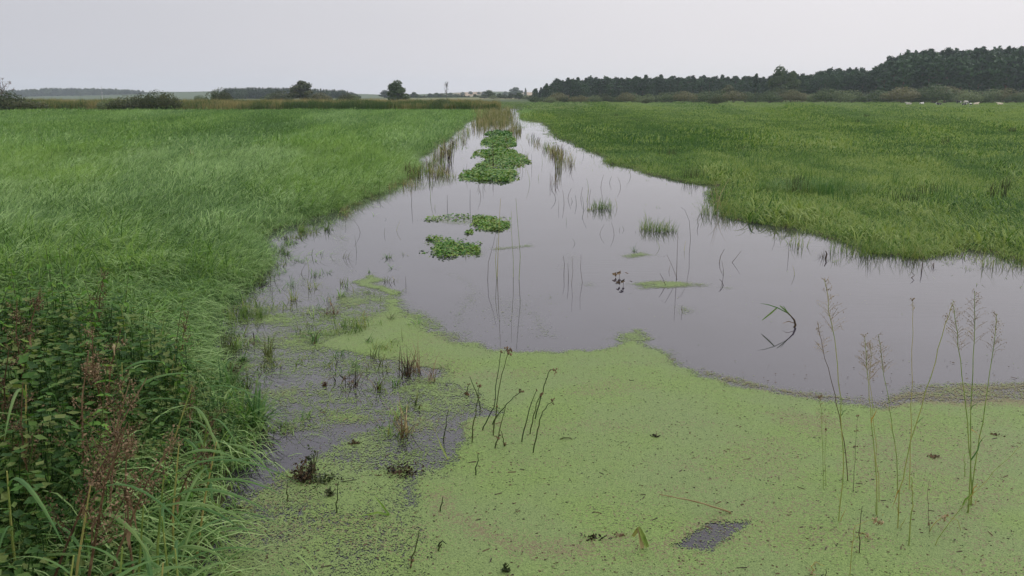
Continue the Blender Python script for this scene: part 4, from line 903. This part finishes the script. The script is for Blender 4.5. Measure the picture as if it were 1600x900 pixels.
# thin reeds with long reflections in the middle
for ps, lab, rad in [([(777, 432), (778, 400), (780, 350), (782, 310)], 'tallest thin green reed standing mid-water', .006), ([(776, 436), (774, 405), (777, 372)], 'reed close beside the tallest thin one', .005),
                     ([(762, 437), (763, 410), (770, 385), (775, 362)], 'thin reed curving in at the left of the trio', .004), ([(802, 433), (802, 405), (799, 360), (799, 330)], 'fine reed at the centre right', .0045),
                     ([(811, 437), (813, 400), (809, 350), (806, 310)], 'rightmost thin reed mid-water', .005), ([(881, 430), (882, 412), (880, 400)], 'short reed stub right of the thin reeds', .004),
                     ([(888, 440), (888, 425), (887, 412)], 'second short reed stub right of the thin reeds', .004), ([(893, 444), (895, 425), (894, 400)], 'slanting thin stub by the short reeds', .003),
                     ([(910, 442), (907, 420), (908, 398)], 'thin stub on the tiny duckweed island', .003), ([(1057, 434), (1058, 400), (1059, 365)], 'thin upright stalk by the duckweed island', .004),
                     ([(1058, 436), (1050, 415), (1042, 398), (1036, 402)], 'hooked brown stalk by the duckweed island', .003), ([(1077, 396), (1079, 372), (1077, 345), (1070, 328), (1064, 324)], 'tall curved stalk nodding to the left in open water', .0035),
                     ([(1040, 446), (1036, 436), (1031, 427)], 'slanting dark stick on the duckweed island', .005), ([(1124, 410), (1126, 400), (1132, 389)], 'bent dark twig in the open right water', .005),
                     ([(1144, 410), (1152, 400), (1158, 392)], 'second bent twig right of the first', .004), ([(1144, 411), (1150, 417), (1155, 422)], 'low bent twig near the second', .003),
                     ([(1091, 352), (1090, 344), (1092, 336)], 'short dark stub near the nearer bushy tuft', .006), ([(1440, 424), (1441, 416), (1441, 408)], 'upright stub in the right bay', .008), ([(1290, 404), (1292, 397), (1290, 392)], 'dark thick blade stub at the right shore', .014),
                     ([(1424, 434), (1429, 430), (1424, 425)], 'small angled twig in the right bay', .006), ([(1130, 446), (1128, 440), (1124, 436)], 'stub on the small right duckweed dot', .006), ([(1066, 488), (1065, 482), (1066, 476)], 'stub on the small diamond duckweed dot', .003)]:
    stalkpts = [at(*ps[0])]; stalkpts += [atY(a, c_, stalkpts[0].y) for a, c_ in ps[1:]]
    stalk(stalkpts, rad, STEMG if rad in (.006, .005, .0045) and ps[0][1] < 440 and ps[0][0] < 820 else DEAD, lab, 'reed', cat='reed')
# leaf bits floating
for px, py, s, mt, lab in [(968, 430, .035, BROWN, 'reddish brown leaf bunch held just over the water'), (974, 443, .03, DEAD, 'dark leaf bits right below the reddish bunch')]:
    b = MB(); rn = random.Random(3)
    for k in range(9): b.fleck((rn.gauss(0, .05), rn.gauss(0, .04), rn.uniform(.0, .05)), s, rn)
    b.tube([(0, 0, -.03), (0, 0, .05)], .003, 4); o = b.build('leaf_bunch', mt); o.location = at(px, py, .03); tag(o, lab, 'leaves')
# broken reed with drooping leaves and its mirror image
p0 = at(1242, 511); r = empty('broken_reed', p0, 'broken reed with long leaves drooping left over the open water', 'reed')
def rel(px, py): return atY(px, py, p0.y) - p0
b = MB(); b.tube([rel(1240, 513), rel(1243, 508), rel(1241, 500), rel(1236, 494), rel(1228, 487)], [.012, .011, .009, .006, .004], 6); b.build('stem', DEAD, r)
for q_, wd, mt in [([(1236, 494), (1228, 486), (1220, 479), (1218, 477)], .016, REEDL), ([(1230, 489), (1215, 481), (1200, 476), (1188, 474)], .009, REEDL), ([(1214, 481), (1205, 489), (1195, 497), (1190, 501)], .014, REEDL), ([(1241, 505), (1232, 502), (1223, 505), (1232, 508)], .007, BROWN), ([(1232, 490), (1226, 481), (1224, 478)], .008, REEDL)]:
    b = MB(); b.ribbon([rel(*v) for v in q_], [wd * 1.3 * v for v in (.7, 1, .7, .15)][:len(q_)], (0, .5, 1), .1); b.build('leaf', mt, r)
# blade pairs on the front duckweed
p0 = at(608, 806); r = empty('grass_sprig', p0, 'yellow green leaf pair lying on the front duckweed', 'grass')
for q_ in ([(608, 806), (598, 792), (585, 776)], [(608, 806), (590, 802), (562, 808)], [(700, 719), (690, 700), (679, 672)]):
    if q_[0][0] == 700: p0 = at(702, 720); r = empty('grass_sprig', p0, 'single olive blade slanting out of the duckweed near the water gap', 'grass')
    b = MB(); b.ribbon([atY(a, c_, p0.y - .02 * k) - p0 + Vector((0, 0, .004)) for k, (a, c_) in enumerate(q_)], [.012, .014, .002], (.3, 1, .5), .15); b.build('leaf', NETY if q_[0][0] != 700 else STEMG, r)
p0 = at(1003, 858); r = empty('folded_leaf', p0, 'folded dead reed leaf standing like a tent in the duckweed', 'leaf')
for q_, mt in (([(1003, 857), (1001, 840), (997, 823)], STRAW), ([(1011, 855), (1004, 838), (998, 823)], STEMG), ([(988, 838), (993, 830), (997, 823)], STEMG)):
    b = MB(); b.ribbon([atY(a, c_, p0.y) - p0 for a, c_ in q_], [.022, .028, .012], (1, .4, 0), .2); b.build('leaf', mt, r)
# sunken mossy clumps and scraps
def mossy(px, py, rx, rz_, n, mat, label, leaf=.012):
    p0 = at(px, py); b = MB(); rn = random.Random(int(px + py))
    for k in range(n): b.fleck((rn.gauss(0, rx * .5), rn.gauss(0, rx * .4), abs(rn.gauss(0, rz_ * .5))), leaf * rn.uniform(.5, 1.3), rn)
    for k in range(6): b.tube([(rn.gauss(0, rx * .3), rn.gauss(0, rx * .3), -.02), (rn.gauss(0, rx * .8), rn.gauss(0, rx * .5), rz_ * rn.uniform(.3, 1.3))], .003, 4)
    o = b.build('sunken_clump', mat); o.location = p0; return tag(o, label, 'plant debris')
mossy(476, 750, .07, .10, 260, DEAD, 'dark sunken weed clump in the front left duckweed'); mossy(488, 740, .03, .16, 90, HEDGE, 'olive tip rising behind the dark sunken clump'); mossy(505, 752, .10, .03, 110, HEDGE, 'low mossy arm right of the dark sunken clump')
mossy(516, 775, .02, .05, 60, HEDGE, 'small mossy knob below the sunken clump'); mossy(625, 738, .12, .03, 150, DEAD, 'ring of sunken dead stems by the water gap'); mossy(554, 694, .03, .02, 40, BROWN, 'small brown scrap on the front duckweed')
mossy(365, 798, .06, .02, 60, HEDGE, 'flat mossy scrap near the left bank'); mossy(1024, 683, .02, .02, 18, DEAD, 'tiny dark scrap alone on the duckweed'); mossy(925, 843, .05, .02, 30, DEAD, 'small dark curl on the scum band'); mossy(790, 893, .025, .04, 40, HEDGE, 'dark sprout at the bottom centre')
mossy(1460, 715, .04, .015, 30, BROWN, 'brown twig scraps among the foreground grasses'); mossy(1556, 680, .03, .015, 18, BROWN, 'small brown leaf scrap at the right'); mossy(730, 618, .012, .03, 20, BROWN, 'brown knot left of the rushes')
mossy(507, 603, .02, .03, 30, RUST, 'rusty knot in the sparse left duckweed'); mossy(366, 590, .05, .12, 120, DEAD, 'dark soaked root clump by the left bank'); mossy(968, 838, .03, .01, 20, BROWN, 'flat brown scrap near the folded leaf')
# small loose scraps of stalks over the carpet, too many to count
b = MB(); rn = random.Random(9)
for k in range(1500):
    px = rn.uniform(350, 1640); py = rn.uniform(560, 905)
    p_ = at(px, py, .006); a = rn.gauss(.2, .9); l = rn.uniform(.002, .008) * (3.5 if rn.random() < .06 else 1)
    if -sdist(WATER, np.array([p_.x]), np.array([p_.y]))[0] > -.05: continue
    d_ = Vector((math.cos(a), math.sin(a), 0)) * l; s_ = Vector((-d_.y, d_.x, 0)).normalized() * rn.uniform(.0012, .003)
    b.add([p_ - d_ - s_, p_ + d_ - s_, p_ + d_ + s_ + Vector((0, 0, .004)), p_ - d_ + s_ + Vector((0, 0, .003))], [(0, 1, 2, 3)])
tag(b.build('plant_litter', DEAD), 'tiny dark plant scraps scattered over the duckweed', 'litter', kind='stuff')
# flooded stalk litter in the left shallows
n = 500; px = rng.uniform(340, 640, n); py = rng.uniform(400, 640, n)
pts = np.array([at(a, c_, -.01) for a, c_ in zip(px, py)]); kk = sdist(WATER, pts[:, 0], pts[:, 1]) > .02; pts = pts[kk]; n = len(pts)
scatter('marsh_litter', [tuft(4, .03, .06, .004, 1.2, 3, rs, 1.0) for _ in range(6)], pts, np.stack([rng.normal(0, .3, n), rng.normal(0, .3, n), rng.random(n) * 6.28], -1), rng.uniform(.4, 1.6, (n, 1)) * np.ones((1, 3)), rng.random(n) * .6, UND, 'small dark sprouts and wilted bits breaking the surface of the left shallows', 'sprouts')

# ------------------------------------------------------------------ tall herbs on the near left bank
def leaf_mesh(name, L_, W, mat, teeth=5, droop=.35):
    vs = []; fs = []; n_ = teeth * 2
    mid = []; 
    for i in range(n_ + 1):
        f = i / n_; wv = W * (math.sin(math.pi * min(1, f ** .7)) ** .8) * (1 if i % 2 == 0 else 1.22) if 0 < i < n_ else 0.0005
        z = -droop * L_ * f * f; xx = L_ * f
        vs += [(xx - (wv * .15 if i % 2 == 0 else 0), -wv / 2, z + wv * .22), (xx, 0, z), (xx - (wv * .15 if i % 2 == 0 else 0), wv / 2, z + wv * .22)]
    for i in range(n_):
        a = i * 3; fs += [(a, a + 1, a + 4, a + 3), (a + 1, a + 2, a + 5, a + 4)]
    me = bpy.data.meshes.new(name); me.from_pydata(vs, [], fs); me.materials.append(mat); return me
LM = [leaf_mesh('leaf', .066, .030, NET), leaf_mesh('leaf', .052, .022, NET, 4, .2), leaf_mesh('leaf', .045, .020, NETY, 4, .3)]
STM = leafmat('herb_stem', [(.04, .06, .02), (.08, .11, .03)], trans=0)
def nettle(seed, hh):
    rn = random.Random(seed); r = empty('nettle', (0, 0, 0), 'x', 'nettle'); b = MB()
    bend = (rn.gauss(0, .12), rn.gauss(0, .12)); P_ = lambda f: Vector((bend[0] * f * f * hh, bend[1] * f * f * hh, hh * f))
    b.tube([P_(i / 6) for i in range(7)], [.004 - .0022 * i / 6 for i in range(7)], 5); b.build('stem', STM, r)
    k_ = 11
    for i in range(k_):
        f = .2 + .8 * i / (k_ - 1); ang = i * math.pi / 2 + rn.gauss(0, .2)
        for s in (0, math.pi):
            me_ = LM[0] if f < .75 else LM[1]; me_ = LM[2] if i == k_ - 1 else me_
            o = link('leaf', me_, r); o.location = P_(f); o.rotation_euler = (rn.gauss(0, .25), rn.uniform(-.45, .75) - (.6 if f > .93 else 0), ang + s + rn.gauss(0, .15)); sc_ = (1.15 - .35 * f) * rn.uniform(.8, 1.25); o.scale = (sc_,) * 3
    return r
nets = [nettle(40 + i, .62 + .06 * i) for i in range(5)]
used_ = [False] * 5
def near_zone(n_, ylo=1.9, yhi=6.9, xl=-5.0):
    out = []
    while len(out) < n_:
        y_ = random.uniform(ylo, yhi); sx = float(np.interp(y_, [1.5, 2.4, 3.8, 5.0, 5.4, 6.0, 7.0], [-.9, -1.3, -1.55, -1.75, -1.6, -2.2, -2.6]))
        x_ = random.uniform(xl, sx - .08)
        if abs(x_) > .68 * (y_ + .4) : continue
        out.append((x_, y_, sx))
    return out
for i, (x_, y_, sx) in enumerate(near_zone(96)):
    k = i % 5; lab = 'leafy green nettle in the foremost herbs of the left bank' if y_ < 3.6 else ('leafy green nettle in the middle of the left bank herbs' if y_ < 5.2 else 'leafy green nettle where the bank herbs meet the meadow')
    s = random.uniform(.55, 1.2) * (.6 if x_ > sx - .35 else 1) * (.85 if y_ < 3 else 1); loc = (x_, y_, h1(x_, y_) - .02); grp = 'nettles ' + lab.split('nettle ')[1]; tl = (random.gauss(0, .12), random.gauss(0, .12))
    if not used_[k]:
        used_[k] = True; o = nets[k]; o.location = loc; o.rotation_euler = (tl[0], tl[1], random.random() * 6.28); o.scale = (s,) * 3; o['label'] = lab; o['group'] = grp
    else: dup(nets[k], loc, random.random() * 6.28, s, lab, grp, tl)
# dried brown seed plants
def seedplant(seed, hh):
    rn = random.Random(seed); r = empty('dried_herb', (0, 0, 0), 'x', 'dried plant'); b = MB(); hb = MB()
    main = [Vector((0, 0, 0)), Vector((.02, 0, hh * .4)), Vector((.05, .01, hh * .75)), Vector((.10, .02, hh))]; b.tube(main, [.005, .004, .003, .0015], 5)
    for k in range(11):
        f = rn.uniform(.35, .98); p_ = main[1].lerp(main[3], (f - .35) / .65); a = rn.random() * 6.28; l = rn.uniform(.05, .16) * (1.25 - f); q_ = p_ + Vector((math.cos(a) * l, math.sin(a) * l, l * rn.uniform(.6, 1.6)))
        b.tube([p_, p_.lerp(q_, .5) + Vector((0, 0, -.01)), q_], .0013, 3)
        for j in range(48):
            g_ = p_.lerp(q_, rn.uniform(.15, 1.05)); hb.fleck(g_ + Vector((rn.gauss(0, .012), rn.gauss(0, .012), rn.gauss(0, .012))), rn.uniform(.002, .0065), rn)
    b.build('stem', BROWN, r); hb.build('seed_head', BROWN, r)
    for k in range(2):
        o = link('leaf', LDRY, r); o.location = main[0].lerp(main[2], rn.uniform(.2, .95)); o.rotation_euler = (rn.gauss(0, .6), rn.uniform(.2, 1.2), rn.random() * 6.28)
    return r
LDRY = leaf_mesh('leaf', .07, .018, leafmat('withered_leaf', [(.10, .06, .03), (.22, .15, .08)], trans=.1), 3, .8)
sps = [seedplant(70 + i, .7) for i in range(4)]; us_ = [False] * 4
seedspots = [((185, 500), 4.6, 'rust brown seed plant with bent tip beside the lush grass'), ((160, 520), 4.4, 'rust brown seed plant just left of the bent-tipped one'), ((130, 560), 3.9, 'brown seed plant in the middle of the dark herbs'), ((105, 590), 3.6, 'brown seed plant lower in the dark herbs'),
             ((140, 640), 3.3, 'dense brown seed plant above the nettles'), ((60, 600), 3.7, 'brown seed plant near the left edge, mid height'), ((25, 450), 5.0, 'pale brown seed stalk at the upper left edge'), ((45, 470), 4.9, 'brown seed plant below the upper left stalk'),
             ((310, 585), 5.0, 'brown seed plant leaning over the bank corner'), ((300, 620), 4.7, 'second brown seed plant at the bank corner'), ((255, 625), 4.0, 'small dark red seed plant behind the broad grass'), ((285, 480), 5.9, 'dull green brown seed plant in the bank grass'),
             ((40, 665), 3.1, 'brown seed plant at the left edge above the leaves'), ((15, 520), 4.2, 'brown seed plant at the left picture edge'), ((90, 640), 3.3, 'brown seed plant left of the dense one'), ((165, 590), 3.7, 'brown seed plant right of the middle one'),
             ((155, 425), 6.0, 'reddish seed spray at the top of the herbs'), ((110, 660), 3.0, 'lowest brown seed plant over the nettles'), ((215, 670), 3.4, 'small brown seed spray amid the nettles'), ((5, 590), 3.5, 'brown seed plant cut by the left edge')]
for i, ((px, py), Yd, lab) in enumerate(seedspots):
    if i in (14, 19): continue
    tp = atY(px, py, Yd); g = h1(tp.x - .06, Yd); s = max(.35, (tp.z - g) / .7); loc = (tp.x - .08, Yd, g); k = i % 4; tl = (random.gauss(0, .15), random.gauss(.12, .2))
    s3 = (max(s, .75), max(s, .75), s)
    if not us_[k]: us_[k] = True; o = sps[k]; o.location = loc; o.scale = s3; o.rotation_euler = (tl[0], tl[1], random.uniform(-.8, .8)); o['label'] = lab
    else: dup(sps[k], loc, random.uniform(-.8, .8), s3, lab, None, tl)
# broad arching grass leaves over the bank edge
def broadgrass(seed, hh):
    rn = random.Random(seed); r = empty('reed_grass', (0, 0, 0), 'x', 'reed grass'); b = MB(); b.tube([(0, 0, 0), (.02, 0, hh * .5), (.06, 0, hh)], [.005, .004, .002], 5); b.build('stem', STEMG, r)
    for k in range(6):
        z0 = hh * (.15 + .15 * k); az = rn.gauss(0, 1.3) + (math.pi if rn.random() < .25 else 0); L_ = rn.uniform(.2, .46); ps = []
        up = rn.uniform(.5, 1.1); x0 = .06 * z0 / hh
        for i in range(9):
            f = i / 8; h_ = L_ * f * math.cos(up * (1 - f)) ; v_ = L_ * (math.sin(up) * f - 1.0 * f * f * .75); ps.append((x0 + math.cos(az) * h_, math.sin(az) * h_, z0 + v_))
        w_ = rn.uniform(.009, .016); b = MB(); b.ribbon(ps, [w_ * v for v in (.6, .9, 1, 1, .95, .85, .65, .4, .05)], (-math.sin(az), math.cos(az), .2), .18); b.build('leaf', REEDL, r)
    return r
bgs = [broadgrass(90 + i, .5) for i in range(5)]; ub_ = [False] * 5
bspots = [((170, 770), 2.75), ((215, 730), 3.1), ((250, 700), 3.4), ((280, 690), 3.7), ((235, 790), 2.75), ((290, 770), 3.15), ((320, 690), 3.9), ((190, 850), 2.45), ((260, 850), 2.6), ((120, 790), 2.6), ((60, 760), 2.6), ((20, 640), 3.2),
          ((100, 690), 3.1), ((230, 470), 6.2), ((250, 500), 5.8), ((280, 540), 5.5), ((270, 600), 4.6), ((330, 640), 4.55), ((215, 560), 4.8), ((150, 880), 2.3), ((310, 850), 2.9), ((40, 560), 3.9)]
for i, ((px, py), Yd) in enumerate(bspots):
    tp = atY(px - 30, py, Yd); g = h1(tp.x, Yd); s = max(.55, min(1.4, (tp.z - g) / .5)); k = i % 5; loc = (tp.x, Yd, g)
    lab = 'broad-leaved reed grass arching over the front of the left bank' if py > 640 else 'broad-leaved reed grass rising between bank herbs and meadow'
    grp = lab.replace('reed grass', 'reed grasses')
    if not ub_[k]: ub_[k] = True; o = bgs[k]; o.location = loc; o.scale = (s,) * 3; o.rotation_euler.z = random.gauss(0, .5); o['label'] = lab; o['group'] = grp
    else: dup(bgs[k], loc, random.gauss(0, .5), s, lab, grp, (random.gauss(0, .1), random.gauss(0, .1)))
# bindweed flowers
for px, py, Yd, lab in [(178, 545, 4.2, 'pale withered leaf curl caught in the bank herbs')]:
    p_ = atY(px, py, Yd); r = empty('withered_leaf', p_, lab, 'leaf'); b = MB(); b.tube([(0, 0, -.035), (0, 0, -.01), (0, 0, .01), (.004, 0, .022)], [.002, .004, .008, .003], 7)
    b.build('leaf_curl', STRAW, r); b = MB(); b.tube([(0, 0, -.25), (.01, 0, -.12), (0, 0, -.035)], .002, 4); b.build('stem', STM, r)
# understorey foliage that nobody could count
def sprig(seed):
    rn = random.Random(seed); b = MB()
    for k in range(22):
        a = rn.random() * 6.28; z = rn.uniform(.03, .42); l = rn.uniform(.02, .05); wv = l * .36; p_ = Vector((rn.gauss(0, .04), rn.gauss(0, .04), z)); d_ = Vector((math.cos(a), math.sin(a), rn.uniform(-.5, .3))).normalized(); s_ = Vector((-d_.y, d_.x, rn.uniform(-.2, .2)))
        b.add([p_, p_ + d_ * l * .45 + s_ * wv, p_ + d_ * l, p_ + d_ * l * .45 - s_ * wv, p_ + d_ * l * .45 - Vector((0, 0, l * .12))], [(0, 1, 4), (1, 2, 4), (2, 3, 4), (3, 0, 4)])
    b.tube([(0, 0, -.02), (0, 0, .4)], .002, 3); return b.v, b.f
zs = near_zone(1900, 1.5, 7.4); n = len(zs); xx = np.array([v[0] for v in zs]); yy = np.array([v[1] for v in zs]); sx_ = np.array([v[2] for v in zs])
k_ = .45 + .85 * sst(sx_ - xx, 0, .7); k_ = k_ * rng.uniform(.7, 1.25, n) * (1 - .35 * sst(yy, 6, 7.4))
scatter('bank_undergrowth', [sprig(i) for i in range(7)], np.stack([xx, yy, height(xx, yy)], -1), np.stack([rng.normal(0, .15, n), rng.normal(0, .15, n), rng.random(n) * 6.28], -1), np.stack([k_, k_, k_], -1), rng.random(n) * .8, UND, 'dark tangled leafy undergrowth between the bank herbs', 'undergrowth')

# ------------------------------------------------------------------ cows
def cowmat(name, a, b_, thr):
    m, t = newmat(name); tc_ = N(t, 'ShaderNodeTexCoord'); oi = N(t, 'ShaderNodeObjectInfo'); no = N(t, 'ShaderNodeTexNoise', noise_dimensions='4D'); no.inputs['Scale'].default_value = 1.4; no.inputs['Detail'].default_value = 1
    t.links.new(tc_.outputs['Object'], no.inputs['Vector']); t.links.new(mathn(t, 'MULTIPLY', oi.outputs['Random'], 9.0), no.inputs['W'])
    p = N(t, 'ShaderNodeBsdfPrincipled'); p.inputs['Roughness'].default_value = .7; t.links.new(mixc(t, smooth(t, no.outputs[0], thr - .02, thr + .02), a, b_), p.inputs['Base Color'])
    o = N(t, 'ShaderNodeOutputMaterial'); t.links.new(p.outputs[0], o.inputs[0]); return m
CW = cowmat('white_hide', (.56, .53, .48), (.45, .41, .36), .62); CB = cowmat('black_hide', (.02, .02, .02), (.7, .68, .65), .60); CP = cowmat('pied_hide', (.03, .03, .03), (.7, .68, .65), .47); CC = cowmat('cream_hide', (.62, .52, .40), (.7, .62, .5), .5)
def cow_mesh(mat, lying, graze):
    V = []; E = []; Rd = []
    def v(x, y, z, r, par=None):
        V.append((x, y, z)); Rd.append(r); i = len(V) - 1
        if par is not None: E.append((par, i))
        return i
    zb = .42 if lying else 1.0
    pel = v(-.62, 0, zb, .30); mid = v(-.1, 0, zb - .05, .37, pel); sh = v(.5, 0, zb, .31, mid); nk = v(.85, 0, zb + (.02 if graze else .22), .19, sh)
    if graze: hd = v(1.15, 0, .45, .13, nk); mz = v(1.28, 0, .12, .09, hd)
    else: hd = v(1.12, 0, zb + .42, .14, nk); mz = v(1.42, 0, zb + .28, .09, hd)
    for s in (-1, 1): v(hd and V[hd][0] - .06, s * .2, V[hd][2] + .06, .035, hd)
    for x0, par in ((-.62, pel), (.48, sh)):
        for s in (-1, 1):
            if lying:
                a = v(x0 + .05, s * .30, .25, .14, par); bq = v(x0 + .4, s * .38, .12, .07, a); v(x0 + .1, s * .42, .06, .05, bq)
            else:
                a = v(x0, s * .17, .68, .13, par)
                if x0 < 0: kq = v(x0 + .06, s * .18, .55, .09, a); hk = v(x0 - .1, s * .18, .36, .055, kq); v(x0 - .06, s * .18, .03, .05, hk)
                else: kq = v(x0 + .02, s * .16, .38, .06, a); v(x0, s * .16, .03, .05, kq)
    tl = v(-.95, 0, zb + .1, .04, pel); v(-1.02, 0, zb - .55 if not lying else .1, .03, tl)
    me = bpy.data.meshes.new('cow'); me.from_pydata(V, E, []); me.materials.append(mat)
    o = bpy.data.objects.new('cow', me); col.objects.link(o)
    md = o.modifiers.new('skin', 'SKIN'); sv = me.skin_vertices[0].data if me.skin_vertices else None
    if sv is None:
        bpy.context.view_layer.objects.active = o; o.select_set(True); bpy.ops.mesh.customdata_skin_add(); sv = me.skin_vertices[0].data
    for i, rr in enumerate(Rd): sv[i].radius = (rr, rr)
    sv[0].use_root = True; md.use_smooth_shade = True; sb = o.modifiers.new('sub', 'SUBSURF'); sb.levels = 1; sb.render_levels = 1
    return o
for px, base, mat, ly, gz, rz, lab in [(1421, 163.5, CW, 1, 0, 2.9, 'white cow lying down, leftmost of the herd'), (1441, 163.0, CP, 1, 0, .3, 'small pied cow lying right of the leftmost white one'), (1468, 164.0, CB, 1, 0, 2.8, 'black cow lying in the grass left of the standing pair'),
        (1499, 162.6, CB, 0, 0, 3.0, 'black cow with white face standing in the middle group'), (1510, 162.2, CW, 0, 1, .15, 'white cow grazing right of the black one'), (1508, 164.6, CB, 1, 0, .1, 'dark cow lying in front of the standing pair'),
        (1518, 164.2, CP, 1, 1, 1.2, 'pied cow facing the viewer right of the standing pair'), (1526, 163.6, CC, 1, 0, .1, 'brownish cow lying at the right of the middle group'), (1564, 163.8, CC, 1, 0, 2.9, 'cream cow lying alone, rightmost of the herd')]:
    o = cow_mesh(mat, ly, gz); d_ = ray(px, 152); dist = H * F / (base - 152) * 1.0; xx = d_.x / d_.y * dist
    o.location = (xx, dist, h1(xx, dist)); o.rotation_euler.z = rz; o.scale = (.85,) * 3; tag(o, lab, 'cow', 'cows resting in the right pasture')

# ------------------------------------------------------------------ haze
b = MB(); lo = (-3500, -70, -2.0); hi = (3500, 3700, 70)
vs_ = [(x_, y_, z_) for x_ in (lo[0], hi[0]) for y_ in (lo[1], hi[1]) for z_ in (lo[2], hi[2])]
b.add(vs_, [(0, 1, 3, 2), (4, 6, 7, 5), (0, 4, 5, 1), (2, 3, 7, 6), (0, 2, 6, 4), (1, 5, 7, 3)])
m, t = newmat('haze_air'); pv = N(t, 'ShaderNodeVolumePrincipled'); pv.inputs['Density'].default_value = .00017; pv.inputs['Color'].default_value = (.80, .88, 1, 1); pv.inputs['Anisotropy'].default_value = .2
o = N(t, 'ShaderNodeOutputMaterial'); t.links.new(pv.outputs[0], o.inputs['Volume'])
tag(b.build('haze', m), kind='stuff')
